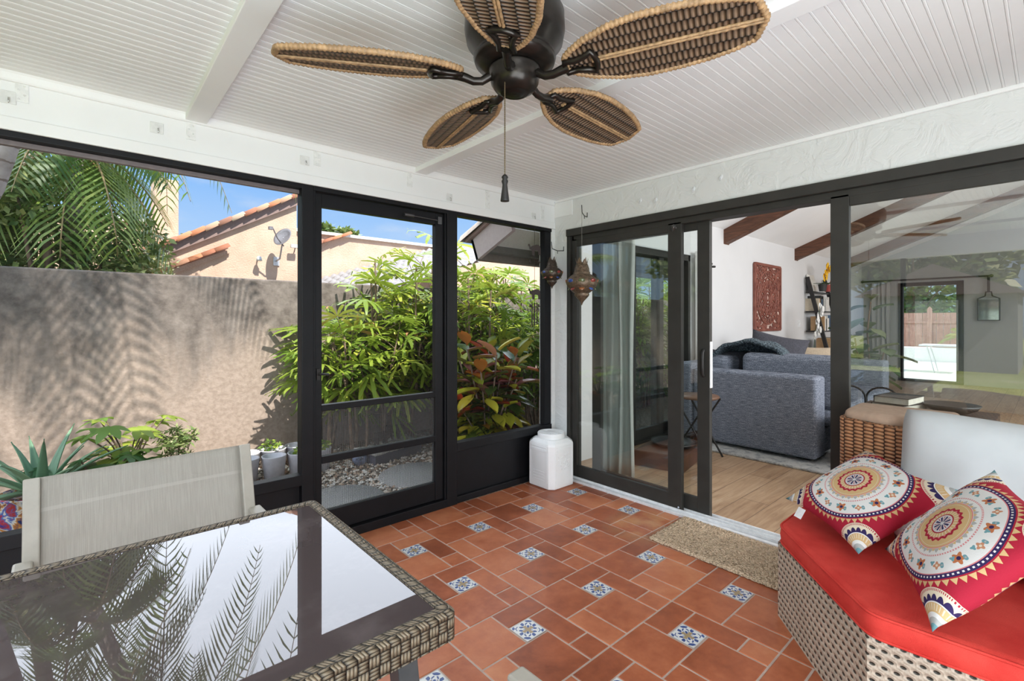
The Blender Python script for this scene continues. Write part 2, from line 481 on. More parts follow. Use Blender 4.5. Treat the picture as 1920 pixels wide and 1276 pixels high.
# screen door
d1 = root('door_1', (1.02, 2.84, 0.0)); d1['label'] = 'black aluminium screen door with two mid rails and a pet mesh bottom'
fp('door_jamb', d1, 0.978, 0.992, 0.0, 2.067, ya=2.81); fp('door_jamb', d1, 1.872, 1.885, 0.0, 2.067, ya=2.81)
fp('door_head', d1, 0.978, 1.885, 2.040, 2.067, ya=2.80)
fp('threshold', d1, 0.978, 1.885, 0.0, 0.055, ya=2.80, yb=2.90)
fp('stile', d1, 0.995, 1.032, 0.06, 2.036); fp('stile', d1, 1.806, 1.868, 0.06, 2.036)
fp('top_rail', d1, 1.032, 1.806, 1.958, 2.036)
fp('mid_rail', d1, 1.032, 1.806, 0.770, 0.806); fp('mid_rail', d1, 1.032, 1.806, 0.464, 0.506)
fp('kick_plate', d1, 1.032, 1.806, 0.06, 0.184, ya=2.83)
b = MB(); b.quad((1.03, 2.85, 0.80), (1.81, 2.85, 0.80), (1.81, 2.85, 1.96), (1.03, 2.85, 1.96)); at_root(b.build('insect_screen', screen_mesh, d1), d1)
for z0, z1 in ((0.18, 0.47), (0.50, 0.775)):
    b = MB(); b.quad((1.03, 2.846, z0), (1.81, 2.846, z0), (1.81, 2.846, z1), (1.03, 2.846, z1)); at_root(b.build('pet_screen', pet_mesh, d1), d1)
b = MB(); b.box(0.999, 1.018, 2.812, 2.826, 0.955, 1.02); b.tube([(1.008, 2.81, 0.99), (1.02, 2.795, 0.99), (1.06, 2.79, 0.985)], 0.007, 8)
at_root(b.build('door_latch', black_metal, d1), d1)
b = MB(); b.tube([(1.82, 2.815, 1.985), (1.62, 2.795, 1.985)], 0.004, 6, caps=True); b.tube([(1.62, 2.795, 1.985), (1.55, 2.795, 1.985)], 0.011, 8); b.box(1.815, 1.845, 2.806, 2.826, 1.96, 2.01)
at_root(b.build('door_closer', plain('dull_steel', (0.12, 0.12, 0.125), 0.35, 0.8), d1), d1)
# right opening
w2 = root('window_2', (2.42, 2.84, 0.4)); w2['label'] = 'narrow black framed screen panel between the screen door and the white corner'
fp('head_rail', w2, 1.972, 2.935, 2.040, 2.067, ya=2.80)
fp('sill_rail', w2, 1.972, 2.935, 0.372, 0.432, ya=2.80)
fp('kick_panel', w2, 1.972, 2.935, 0.02, 0.372, ya=2.845, yb=2.855)
fp('base_rail', w2, 1.972, 2.935, 0.0, 0.045, ya=2.815)
fp('jamb', w2, 2.862, 2.935, 0.432, 2.04, ya=2.81)
b = MB(); b.quad((1.97, 2.85, 0.43), (2.87, 2.85, 0.43), (2.87, 2.85, 2.04), (1.97, 2.85, 2.04)); at_root(b.build('insect_screen', screen_mesh, w2), w2)
b = MB(); b.box(2.935, 2.985, 2.80, 2.95, 0.0, 2.07); struct(b.build('wall_corner', stucco_rough, bevel=0.008))

# ------------------------------------------------------------------ wall_right: stucco above and beside the sliders
b = MB(); b.box(2.972, 3.12, -3.0, 2.95, 2.040, 2.34); b.box(2.972, 3.12, 2.655, 2.95, 0.0, 2.041)
wr = struct(b.build('wall_right', stucco_white))
b = MB(); b.box(2.955, 2.973, -3.0, 2.80, 2.281, 2.302); b.build('ceiling_trim', white_paint, wr, bevel=0.005)
b = MB(); b.box(2.964, 2.973, 2.60, 2.80, 2.16, 2.281); b.build('patch_board', white_paint, wr, bevel=0.003)
b = MB(); b.ell((2.95, 2.79, 2.29), (0.014, 0.014, 0.014), 10, 8); b.build('corner_knob', white_track, wr)
hook_pts = ((1201, 378), (1230, 377), (1301, 357), (1352, 335))
for u, v in hook_pts:
    q = (u - 960) / 902.7; rx, ry = q * 0.7476 + 0.6642, -q * 0.6642 + 0.7476; t = 2.972 / rx
    y, z = ry * t, 1.3 + (600 - v) / 902.7 * t
    b = MB(); b.tube([(2.972, y, z + 0.012), (2.955, y, z + 0.008), (2.950, y, z - 0.006), (2.958, y, z - 0.014), (2.964, y, z - 0.006)], 0.0022, 6)
    b.ell((2.972, y, z + 0.012), (0.004, 0.012, 0.016), 8, 6)
    b.build('cup_hook', white_track, wr)

# sliding doors
def rp(name, r, x0, x1, y0, y1, z0, z1, mat=None, bev=0.003):
    b = MB(); b.box(x0, x1, y0, y1, z0, z1); return at_root(b.build(name, mat or bronze_frame, r, bevel=bev), r)
YE = -1.6
d2 = root('door_2', (3.0, 2.1, 0)); d2['label'] = 'fixed bronze framed glass panel beside the white corner'
t1 = root('trim_3', (3.0, 0.5, 2.0)); t1['label'] = 'bronze head and side frame around the sliding glass doors'
rp('head_frame', t1, 2.955, 3.09, YE, 2.660, 1.985, 2.042); rp('head_track', t1, 2.985, 3.09, YE, 2.62, 1.945, 1.985)
rp('side_frame', t1, 2.965, 3.09, 2.625, 2.660, 0.0, 1.985); rp('side_channel', t1, 2.985, 3.08, 2.60, 2.625, 0.03, 1.985)
t2 = root('trim_4', (3.0, 0.5, 0)); t2['label'] = 'white floor track of the sliding glass doors'
rp('track_base', t2, 2.945, 3.12, YE, 2.66, -0.02, 0.018, white_track)
for x in (2.978, 3.022, 3.068): rp('track_rib', t2, x, x + 0.008, YE, 2.62, 0.018, 0.034, white_track, 0.0015)
def panel(r, x0, y0, y1, wl_, wr_, zb=0.02, zt=1.96, rail=0.105, top=0.06):
    x1 = x0 + 0.036
    rp('stile', r, x0, x1, y1 - wl_, y1, zb, zt); rp('stile', r, x0, x1, y0, y0 + wr_, zb, zt)
    rp('bottom_rail', r, x0 + 0.002, x1 - 0.002, y0 + wr_, y1 - wl_, zb, zb + rail); rp('top_rail', r, x0 + 0.002, x1 - 0.002, y0 + wr_, y1 - wl_, zt - top, zt)
    rp('glass_pane', r, x0 + 0.015, x0 + 0.021, y0 + wr_ - 0.004, y1 - wl_ + 0.004, zb + rail - 0.004, zt - top + 0.004, pane_glass, 0)
panel(d2, 2.985, 1.655, 2.605, 0.035, 0.10)
b = MB(); Mx = Matrix.Rotation(R(-90), 4, 'Y')
b.lathe([(0.0, 0.016), (0.012, 0.014), (0.016, 0.006), (0.022, 0.0)], 16, (2.984, 1.712, 1.93), M=Mx); at_root(b.build('suction_hook', clear_plastic, d2), d2)
b = MB(); b.tube([(2.966, 1.712, 1.93), (2.962, 1.712, 1.908), (2.970, 1.712, 1.898)], 0.003, 6); at_root(b.build('hook', black_metal, d2), d2)
b = MB(); b.tube([(2.984, 1.668, 0.045), (2.97, 1.668, 0.05)], 0.006, 8); at_root(b.build('latch_pin', chrome, d2), d2)
d3 = root('door_3', (3.04, 1.9, 0)); d3['label'] = 'half open sliding glass door with a black pull handle'
panel(d3, 3.032, 1.483, 2.45, 0.085, 0.085)
b = MB(); b.tube([(3.028, 1.522, 1.105), (3.012, 1.522, 1.09), (3.010, 1.522, 1.04), (3.010, 1.522, 1.0), (3.012, 1.522, 0.95), (3.028, 1.522, 0.935)], 0.011, 8)
at_root(b.build('pull_handle', black_metal, d3), d3)
rp('lock_strip', d3, 3.034, 3.064, 1.478, 1.484, 0.86, 1.16, white_track, 0.001)
d4 = root('door_4', (3.0, 0.0, 0)); d4['label'] = 'large fixed glass panel behind the wicker seat, reflecting the lawn'
pane_glass = glass('bright_reflecting_glass', (0.88, 0.91, 0.90), 1.52, 3.2)
panel(d4, 2.985, -1.6, 0.795, 0.085, 0.085)
pane_glass = MATS_GLASS

# ------------------------------------------------------------------ far side of the porch (seen only in reflections)
b = MB(); b.box(-1.72, -1.60, -3.1, 2.95, 2.07, 2.345); struct(b.build('wall_end', white_paint))
b = MB(); b.box(-1.68, -1.62, -3.0, 2.82, 0.0, 0.40); struct(b.build('wall_end_knee', black_frame))
w3 = root('window_3', (-1.65, 0.0, 0.4)); w3['label'] = 'screen opening of the porch end wall towards the lawn'
for y in (2.79, 1.25, 0.06, -1.3, -3.0): rp('post', w3, -1.68, -1.62, y - 0.025, y + 0.025, 0.4, 2.07, black_frame)
rp('sill_rail', w3, -1.69, -1.60, -3.0, 2.8, 0.38, 0.44, black_frame)
b = MB(); b.quad((-1.65, -3.0, 0.43), (-1.65, 2.8, 0.43), (-1.65, 2.8, 2.07), (-1.65, -3.0, 2.07)); at_root(b.build('insect_screen', screen_mesh, w3), w3)
b = MB(); b.box(-1.72, 3.12, -3.12, -3.0, 0.0, 2.345); struct(b.build('wall_back', stucco_white))
# ================================================================== living room beyond the sliders
LW = plain('white_wall_paint', (0.66, 0.66, 0.665), 0.6, var=0.02, scale=2)
LC = plain('white_ceiling_paint', (0.86, 0.86, 0.86), 0.6, var=0.02, scale=2)
m = MT('wood_plank_floor', (0.3, 0.19, 0.11), 0.38); v = m.tc()
br = m.n.new('ShaderNodeTexBrick'); m.l.new(v, br.inputs['Vector'])
br.inputs['Scale'].default_value = 1; br.inputs['Brick Width'].default_value = 1.2; br.inputs['Row Height'].default_value = 0.19
br.inputs['Mortar Size'].default_value = 0.0025; br.inputs['Color1'].default_value = (0, 0, 0, 1); br.inputs['Color2'].default_value = (1, 1, 1, 1); br.inputs['Mortar'].default_value = (0.5, 0.5, 0.5, 1)
tone = V(m.nt, br.outputs['Color'])
g = m.noise(m.tc('Object', (1.4, 14, 1)), 2.2, 6, 0.6, 0.8); g2 = m.noise(m.tc('Object', (1, 5, 1)), 1.7, 3)
c = m.ramp(g * 0.6 + g2 * 0.35 + tone * 0.12, [(0.25, (0.15, 0.08, 0.04)), (0.45, (0.38, 0.235, 0.135)), (0.6, (0.50, 0.335, 0.205)), (0.8, (0.62, 0.46, 0.31))])
m.color(m.mix(V(m.nt, br.outputs['Fac']), c, (0.16, 0.10, 0.06))); wood_floor = m.m
m = MT('dark_stained_beam', (0.09, 0.035, 0.018), 0.5); v = m.tc('Object', (3, 1, 8))
m.color(m.ramp(m.noise(v, 4, 5, 0.6, 1.0), [(0.3, (0.055, 0.02, 0.01)), (0.7, (0.16, 0.062, 0.03))])); m.bump(m.noise(v, 9, 4), 0.4, 0.02); beam_wood = m.m

XF, YI = 13.2, 2.9
b = MB(); b.box(3.12, XF, -4.2, YI, -0.06, 0.0); struct(b.build('floor_living', wood_floor))
b = MB()
b.box(3.12, 4.224, YI, YI + 0.14, 0, 2.62); b.box(4.224, 5.41, YI, YI + 0.14, 2.07, 2.62); b.box(5.41, XF, YI, YI + 0.14, 0, 2.62)
wln = struct(b.build('wall_living_left', LW))
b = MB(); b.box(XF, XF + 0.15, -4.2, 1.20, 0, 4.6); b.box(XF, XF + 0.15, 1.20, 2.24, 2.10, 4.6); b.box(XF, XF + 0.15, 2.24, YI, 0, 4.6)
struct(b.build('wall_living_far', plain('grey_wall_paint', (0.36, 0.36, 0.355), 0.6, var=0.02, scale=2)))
b = MB(); b.box(3.12, XF, -4.32, -4.2, 0, 4.6); struct(b.build('wall_living_right', LW))
b = MB(); b.box(3.09, 3.12, -4.2, YI, 2.345, 4.6); b.box(3.0, 3.12, -4.2, -1.6, 0, 2.345); struct(b.build('wall_living_near', LW))
PS = 0.40
def czl(y): return 2.50 + PS * (YI - y) if y > -1.7 else 2.50 + PS * (YI + 1.7) - 0.3 * (-1.7 - y)
b = MB(); ys = [YI + 0.16, -1.7, -4.3]
vs = []
for y in ys: vs += [(3.08, y, czl(y)), (XF + 0.15, y, czl(y)), (3.08, y, czl(y) + 0.16), (XF + 0.15, y, czl(y) + 0.16)]
fs = []
for k in range(2):
    a, c2 = 4 * k, 4 * k + 4
    fs += [(a, c2, c2 + 1, a + 1), (a + 2, a + 3, c2 + 3, c2 + 2), (a, a + 2, c2 + 2, c2), (a + 1, c2 + 1, c2 + 3, a + 3)]
fs += [(0, 1, 3, 2), (8, 10, 11, 9)]
b._add(vs, fs); struct(b.build('ceiling_living', LC))
for k, x in enumerate((3.72, 6.40, 9.02, 11.65)):
    b = MB(); y0, y1 = YI, -1.7
    b._add([(x + dx_, y, czl(y) + dz_) for y in (y0, y1) for dx_, dz_ in ((-0.075, -0.185), (0.075, -0.185), (0.075, 0.01), (-0.075, 0.01))],
           [(0, 1, 2, 3)[::-1], (4, 5, 6, 7), (0, 4, 5, 1), (1, 5, 6, 2), (2, 6, 7, 3), (3, 7, 4, 0)])
    o = struct(b.build('ceiling_beam', beam_wood, bevel=0.008))
    if k == 0: bpy.data.objects.remove(o)
# garden door in the left living room wall
d5 = root('door_5', (4.8, 2.95, 0)); d5['label'] = 'dark framed glass garden door inside the living room'
for nm, x0, x1, z0, z1, ya, yb in (('jamb', 4.224, 4.27, 0, 2.07, 2.88, 3.04), ('jamb', 5.36, 5.41, 0, 2.07, 2.88, 3.04), ('head', 4.224, 5.41, 2.0, 2.075, 2.88, 3.04), ('sill', 4.224, 5.41, 0, 0.03, 2.88, 3.04),
        ('stile', 4.27, 4.34, 0.03, 2.0, 2.92, 2.96), ('stile', 4.80, 4.88, 0.03, 2.0, 2.92, 2.96), ('stile', 4.76, 4.83, 0.03, 2.0, 2.97, 3.01), ('stile', 5.29, 5.36, 0.03, 2.0, 2.97, 3.01),
        ('bottom_rail', 4.34, 4.80, 0.03, 0.14, 2.92, 2.96), ('bottom_rail', 4.83, 5.29, 0.03, 0.14, 2.97, 3.01)):
    b = MB(); b.box(x0, x1, ya, yb, z0, z1); at_root(b.build(nm, bronze_frame, d5, bevel=0.003), d5)
for x0, x1, y in ((4.34, 4.80, 2.94), (4.83, 5.29, 2.99)):
    b = MB(); b.box(x0, x1, y, y + 0.005, 0.14, 2.0); at_root(b.build('glass_pane', pane_glass, d5), d5)
# far patio door
d6 = root('door_6', (13.2, 1.7, 0)); d6['label'] = 'dark framed patio door at the far end of the living room'
for nm, y0, y1, z0, z1 in (('jamb', 2.16, 2.24, 0, 2.10), ('jamb', 1.20, 1.31, 0, 2.10), ('head', 1.2, 2.24, 2.02, 2.10), ('sill', 1.2, 2.24, 0, 0.05)):
    b = MB(); b.box(13.17, 13.3, y0, y1, z0, z1); at_root(b.build(nm, black_frame, d6, bevel=0.004), d6)
b = MB(); b.box(13.24, 13.246, 1.31, 2.16, 0.05, 2.02); at_root(b.build('glass_pane', pane_glass, d6), d6)

# sheer curtains
m = MT('sheer_linen', (0.74, 0.73, 0.71), 0.8); v = m.tc('Object', (60, 60, 1)); m.bump(m.noise(v, 3, 2), 0.2, 0.003); m.transl(0.35, (0.7, 0.69, 0.66)); sheer = m.m
m = MT('grey_curtain_cloth', (0.46, 0.45, 0.44), 0.85); m.transl(0.15, (0.5, 0.5, 0.48)); grey_curt = m.m
def curtain(name, label, p0, p1, z0, z1, mat, folds, amp, lean=0.0, group=None):
    p0, p1 = Vector(p0), Vector(p1); d = p1 - p0; n = Vector((-d.y, d.x, 0)).normalized()
    b = MB(); rr = random.Random(len(label)); ph = [rr.uniform(0, 6) for _ in range(4)]
    def fn(u, w):
        s = math.sin(u * folds * 2 * PI + ph[0]) * amp + math.sin(u * folds * 3.1 * PI + ph[1]) * amp * 0.35
        s *= 0.55 + 0.45 * (1 - w); q = p0 + d * (u + 0.03 * math.sin(w * 5 + u * 9)) + n * s
        return (q.x, q.y + lean * (1 - w), lerp(z0, z1, w))
    b.grid(fn, 70, 14); t = thing(name, label, 'curtain', (0, 0, 0))
    o = b.build('cloth', mat, t); 
    s = o.modifiers.new('thick', 'SOLIDIFY'); s.thickness = 0.003; return t
curtain('sheer_curtain', 'pale sheer curtain behind the fixed glass panel by the white corner', (3.26, 2.60, 0), (3.36, 2.28, 0), 0.015, 2.06, sheer, 4, 0.03)
curtain('sheer_curtain', 'pale curtain at the right jamb of the indoor garden door, beside the sofa', (5.45, 2.82, 0), (5.75, 2.82, 0), 0.02, 2.12, sheer, 3, 0.03)
curtain('grey_curtain', 'grey curtain hanging left of the far patio door', (13.08, 2.70, 0), (13.08, 2.36, 0), 0.03, 2.12, grey_curt, 4, 0.04)
def rod(label, a, c, r=0.013):
    t = thing('curtain_rod', label, 'curtain rod'); b = MB(); b.tube([a, c], r, 8); b.build('pole', black_metal, t)
    for e in (a, c):
        b = MB(); b.ell(e, (0.03, 0.03, 0.03), 10, 8); b.build('finial', black_metal, t)
    for q in (0.12, 0.88):
        p = Vector(a).lerp(Vector(c), q); b = MB(); b.tube([p, p + Vector((0.10 if abs(a[0] - c[0]) < 0.01 else 0, 0 if abs(a[0] - c[0]) < 0.01 else 0.08, 0))], 0.008, 6); b.build('bracket', black_metal, t)
rod('black curtain rod over the far patio door', (13.10, 2.86, 2.16), (13.10, 0.8, 2.16), 0.016)
b = MB(); b.box(5.75, 5.83, 2.86, 2.90, 1.93, 2.0); b.tube([(5.79, 2.86, 1.96), (5.79, 2.80, 1.96), (5.86, 2.80, 1.965)], 0.014, 8); b.tube([(5.79, 2.86, 1.985), (5.82, 2.81, 2.0)], 0.012, 6)
tag(b.build('curtain_bracket', black_metal), 'small black curtain bracket on the white living room wall beside the open door', 'bracket')

# carved panel
m = MT('carved_red_wood', (0.16, 0.05, 0.035), 0.55); carved = m.m
v = m.tc(); m.color(m.ramp(m.noise(v, 8, 4), [(0.3, (0.15, 0.04, 0.028)), (0.7, (0.27, 0.095, 0.065))]))
pale_back = plain('pale_backing', (0.62, 0.47, 0.40), 0.8, var=0.2, scale=25)
t = thing('carved_wall_panel', 'dark red carved wood medallion panel on the white living room wall', 'wall panel', (7.745, 2.9, 1.64))
HW, HH = 0.485, 0.485
b = MB(); b.box(-HW + 0.01, HW - 0.01, -0.012, -0.002, -HH + 0.01, HH - 0.01); b.build('backing', pale_back, t)
b = MB()
for s in (-1, 1):
    b.box(s * HW - 0.02, s * HW + 0.02, -0.04, -0.004, -HH, HH); b.box(-HW, HW, -0.04, -0.004, s * HH - 0.02, s * HH + 0.02)
b.build('frame', carved, t, bevel=0.004)
b = MB()
def ring(cx_, cz_, r_, w, n=28, a0=0, a1=2 * PI):
    pts = [(cx_ + r_ * math.cos(lerp(a0, a1, k / n)), -0.022, cz_ + r_ * math.sin(lerp(a0, a1, k / n))) for k in range(n + (0 if a1 - a0 > 6 else 1))]
    b.tube(pts, w, 6, closed=(a1 - a0 > 6), caps=False)
ring(0, 0, 0.40, 0.014); ring(0, 0, 0.33, 0.010); ring(0, 0, 0.10, 0.016); ring(0, 0, 0.05, 0.012)
for k in range(12):
    a = k * PI / 6
    ring(0.22 * math.cos(a), 0.22 * math.sin(a), 0.085, 0.013, 16); ring(0.22 * math.cos(a), 0.22 * math.sin(a), 0.035, 0.014, 12)
for k in range(24):
    a = k * PI / 12; ring(0.365 * math.cos(a), 0.365 * math.sin(a), 0.022, 0.010, 10)
rr = random.Random(4)
for sx in (-1, 1):
    for sz in (-1, 1):
        for k in range(85):
            px_, pz_ = sx * rr.uniform(0.05, 0.465), sz * rr.uniform(0.05, 0.465)
            if math.hypot(px_, pz_) < 0.425: continue
            ring(px_, pz_, rr.uniform(0.012, 0.035), 0.008, 8)
b.build('fretwork', carved, t)
def plate(label, x, z):
    t = thing('light_switch', label, 'switch', (x, 2.9, z)); b = MB(); b.box(-0.055, 0.055, -0.009, 0, -0.06, 0.06); b.build('cover_plate', white_track, t, bevel=0.003)
    b = MB(); b.box(-0.017, 0.017, -0.014, -0.008, -0.033, 0.033); b.build('rocker', white_track, t, bevel=0.002)
plate('white light switch on the living room wall at the door edge', 5.93, 1.24); plate('white light switch between the carved panel and the ladder shelf', 9.15, 1.24)

# ladder shelf with books and orchids
black_wood = plain('black_painted_wood', (0.012, 0.010, 0.010), 0.4, var=0.2)
LX0, LX1 = 9.4, 10.35
ld = thing('ladder_shelf', 'black leaning ladder bookshelf against the white living room wall', 'shelf', (9.85, 2.6, 0))
def lyz(z): return 2.36 + 0.50 * z / 2.1
for x in (LX0, LX1):
    b = MB(); b.bar((x - 9.85, lyz(0) - 2.6, 0), (x - 9.85, lyz(2.05) - 2.6, 2.05), 0.06, 0.04, up=(1, 0, 0)); b.build('side_rail', black_wood, ld, bevel=0.003)
shz = (0.30, 0.75, 1.12, 1.46, 1.80)
for z in shz:
    b = MB(); b.box(LX0 - 9.85, LX1 - 9.85, lyz(z) - 2.62, 0.27, z - 0.025, z); b.build('shelf_board', black_wood, ld, bevel=0.003)
bcol = [plain('book_%s' % n, c, 0.6) for n, c in (('white', (0.75, 0.74, 0.7)), ('cream', (0.6, 0.52, 0.4)), ('red', (0.3, 0.05, 0.04)), ('black', (0.03, 0.03, 0.03)), ('blue', (0.10, 0.16, 0.25)), ('tan', (0.42, 0.26, 0.13)))]
paper = plain('paper', (0.78, 0.74, 0.64), 0.8)
cn = ['white', 'cream', 'red', 'black', 'blue', 'tan']
def book(label, loc, th, d, h, mat, group, tilt=0.0):
    t = thing('book', label, 'book', loc, 0, group); t.rotation_euler = (0, tilt, 0)
    b = MB(); b.box(0, th, 0, d, 0, 0.003 if False else h); 
    c_ = MB(); c_.box(0, 0.003, 0, d, 0, h); c_.box(th - 0.003, th, 0, d, 0, h); c_.box(0, th, 0, 0.003, 0, h); c_.build('cover', mat, t)
    b = MB(); b.box(0.003, th - 0.003, 0.003, d - 0.005, 0.004, h - 0.004); b.build('pages', paper, t)
ORD = ('first', 'second', 'third', 'fourth', 'fifth', 'sixth', 'seventh', 'eighth')
rr = random.Random(11); names = {0.30: 'lowest', 0.75: 'second', 1.12: 'third', 1.46: 'fourth'}
for z in (0.75, 1.12, 1.46):
    x = LX0 + 0.06; k = 0
    while x < LX1 - 0.16 and k < 8:
        th = rr.uniform(0.035, 0.075); ci = rr.choice((0, 0, 1, 3, 3, 2, 4, 5)); h = rr.uniform(0.2, 0.27)
        book('%s book on the %s board of the ladder shelf, %s from its near rail' % (cn[ci], names[z], ORD[k]), (x, lyz(z) - 0.01, z + 0.001), th, 0.2, h, bcol[ci], 'books on the ladder shelf')
        x += th + rr.uniform(0.001, 0.012); k += 1
        if k == 5: x += 0.12
leaf_dk = plain('dark_leaf', (0.03, 0.09, 0.025), 0.45)
def orchid(label, loc, h, petal, n, pot_m):
    t = thing('orchid', label, 'flowers', loc)
    b = MB(); b.lathe([(0.05, 0), (0.07, 0.11), (0.075, 0.12), (0.065, 0.12), (0.06, 0.1), (0.0, 0.1)], 16); b.build('pot', pot_m, t)
    b = MB(); pts = [(0.02 * math.sin(k * 0.8), -0.10 * (k / 8) ** 2, 0.1 + h * k / 8) for k in range(9)]; b.tube(pts, 0.004, 6); b.build('stem', leaf_dk, t)
    b = MB(); rr = random.Random(len(label))
    for k in range(n):
        f = 0.35 + 0.65 * k / (n - 1); c_ = Vector((0.03 * rr.uniform(-1.6, 1.6), -0.10 * f * f + rr.uniform(-0.05, 0.03), 0.1 + h * f))
        for q in range(5):
            a = 2 * PI * q / 5 + k; b.ell(c_ + Vector((math.cos(a) * 0.026, -0.012, math.sin(a) * 0.026)), (0.030, 0.007, 0.030), 8, 5)
    b.build('blossoms', petal, t)
    b = MB()
    for q in range(4):
        a = q * PI / 2 + 0.4; b.ell((0.08 * math.cos(a), 0.08 * math.sin(a), 0.14), (0.07, 0.028, 0.006), 8, 5, M=Matrix.Rotation(a, 3, 'Z'))
    b.build('leaves', leaf_dk, t)
orchid('tall yellow orchid on the top board of the black ladder shelf', (9.56, 2.66, 1.80), 0.34, plain('yellow_petal', (0.85, 0.50, 0.02), 0.5), 12, bcol[3])
orchid('small orange flowers beside the yellow orchid on the ladder shelf', (9.78, 2.64, 1.80), 0.12, plain('orange_petal', (0.75, 0.17, 0.02), 0.5), 7, bcol[2])
orchid('white orchid cascading in front of the black ladder shelf', (8.55, 2.50, 0.70), 0.72, plain('white_petal', (0.82, 0.82, 0.80), 0.5), 20, bcol[0])
b = MB(); b.box(8.35, 8.75, 2.38, 2.62, 0, 0.70); tag(b.build('plant_stand', black_wood, bevel=0.006), 'dark stand under the white orchid beside the ladder shelf', 'stand')
b = MB(); b.box(0, 0.34, -0.012, 0.012, 0, 0.30); o = b.build('framed_picture', bcol[0], bevel=0.003); o.location = (9.45, 2.80, 1.805); o.rotation_euler = (R(-14), 0, 0)
tag(o, 'pale frameless picture leaning on the ladder shelf behind the yellow orchid', 'picture')

# sofa
m = MT('blue_grey_tweed', (0.05, 0.06, 0.08), 0.9, spec=0.2); v = m.tc('Object', (1, 1, 1))
n = m.noise(v, 170, 3, 0.7); n2 = m.noise(m.tc('Object', (0.25, 0.25, 3)), 60, 3)
m.color(m.ramp(n * 0.65 + n2 * 0.35, [(0.36, (0.06, 0.068, 0.092)), (0.5, (0.16, 0.182, 0.23)), (0.64, (0.44, 0.47, 0.54))])); m.bump(n, 0.4, 0.004); tweed = m.m
tweed_dk = plain('charcoal_cloth', (0.06, 0.06, 0.075), 0.9, var=0.25, scale=80)
SX, SY = 4.85, 1.40
sf = thing('sofa', 'blue grey tweed sofa with a tall box arm towards the open door', 'sofa', (SX, 2.0, 0))
def sb(name, x0, x1, y0, y1, z0, z1, bev=0.05, mat=tweed, seg=4):
    b = MB(); b.box(x0 - SX, x1 - SX, y0 - 2.0, y1 - 2.0, z0, z1); return b.build(name, mat, sf, bevel=bev, bseg=seg)
sb('arm', SX, SX + 0.27, 1.40, 2.56, 0.05, 0.79, 0.035); sb('arm', SX + 2.6, SX + 2.87, 1.40, 2.56, 0.05, 0.79, 0.035)
sb('base', SX + 0.28, SX + 2.6, 1.42, 2.5, 0.06, 0.30, 0.02); sb('backrest', SX + 0.0, SX + 2.87, 2.56, 2.80, 0.05, 0.84, 0.04)
for k in range(2): sb('seat_cushion', SX + 0.285 + k * 1.155, SX + 0.285 + (k + 1) * 1.15, 1.33, 2.42, 0.31, 0.47, 0.06)
for k in range(2): sb('back_cushion', SX + 0.30 + k * 1.15, SX + 0.30 + (k + 1) * 1.14, 2.30, 2.55, 0.47, 0.92, 0.08)
for x in (SX + 0.12, SX + 2.74):
    for y in (1.5, 2.7): sb('leg', x - 0.03, x + 0.03, y - 0.03, y + 0.03, 0, 0.055, 0.004, black_wood, 1)
# the return of the sectional: a wide cushion leaning on the near arm
b = MB(); b.box(5.14, 5.40, 1.28, 2.18, 0.46, 0.965); o = b.build('back_cushion', tweed, bevel=0.07, bseg=4); o.parent = sf; o.location = (-SX, -2.0, 0)
b = MB(); b.box(4.90, 5.5, 0.95, 1.30, 0.06, 0.455); o = b.build('chaise', tweed, bevel=0.05, bseg=4); o.parent = sf; o.location = (-SX, -2.0, 0)
def cushion_mesh(w, h, t, nu=20, pinch=0.10, p=2.6):
    """a stuffed square cushion in the xz plane, face to -y"""
    b = MB()
    def side(s):
        def fn(u, v_):
            x, z = 2 * u - 1, 2 * v_ - 1
            th = max(0.0, (1 - abs(x) ** p) * (1 - abs(z) ** p)) ** 0.55
            k = 1 - pinch * (1 - abs(z) ** 2) * abs(x) ** 3; l = 1 - pinch * (1 - abs(x) ** 2) * abs(z) ** 3
            return (x * w / 2 * k, s * t / 2 * th, z * h / 2 * l)
        return fn
    b.grid(side(-1), nu, nu); b.grid(side(1), nu, nu, flip=True); return b
def throw_pillow(label, loc, rot, w, h, t, mat):
    b = cushion_mesh(w, h, t); o = b.build('throw_pillow', mat, weld=True); o.location = loc; o.rotation_euler = tuple(R(a) for a in rot)
    tag(o, label, 'pillow'); return o
throw_pillow('dark grey throw pillow standing on the sofa back, left of the tan one', (6.15, 2.2, 0.86), (-18, 12, -70), 0.62, 0.58, 0.20, tweed_dk)
throw_pillow('tan throw pillow at the right end of the sofa', (6.5, 1.90, 0.80), (-20, 0, -75), 0.55, 0.40, 0.18, plain('tan_linen', (0.46, 0.37, 0.27), 0.9, var=0.08, scale=60))
throw_pillow('charcoal throw pillow at the left end of the sofa behind the near arm', (5.45, 2.34, 0.75), (-10, 0, -60), 0.55, 0.45, 0.18, tweed_dk)
# knitted throw
m = MT('blue_grey_knit', (0.05, 0.08, 0.10), 0.9); v = m.tc('Object', (1, 1, 1)); vo = m.voro(v, 55); m.color(m.ramp(vo, [(0.1, (0.20, 0.26, 0.30)), (0.6, (0.04, 0.06, 0.075))])); m.bump(vo, 0.8, 0.02); knit = m.m
b = MB()
def thr(u, w):
    s = (u - 0.5) * 1.25; a = w * 1.0
    z = 0.965 + 0.10 * math.exp(-(s / 0.42) ** 2) + 0.02 * math.sin(u * 17) * math.sin(w * 9) - max(0, w - 0.55) ** 1.2 * 0.55 - (max(0, abs(s) - 0.45) * 0.5)
    return (5.36 + 0.46 * (w - 0.4), 2.13 + s * 0.60, z)
b.grid(thr, 40, 16); o = b.build('knitted_throw', knit); o.modifiers.new('thick', 'SOLIDIFY').thickness = 0.03
tag(o, 'blue grey knitted throw heaped over the sofa back', 'blanket')
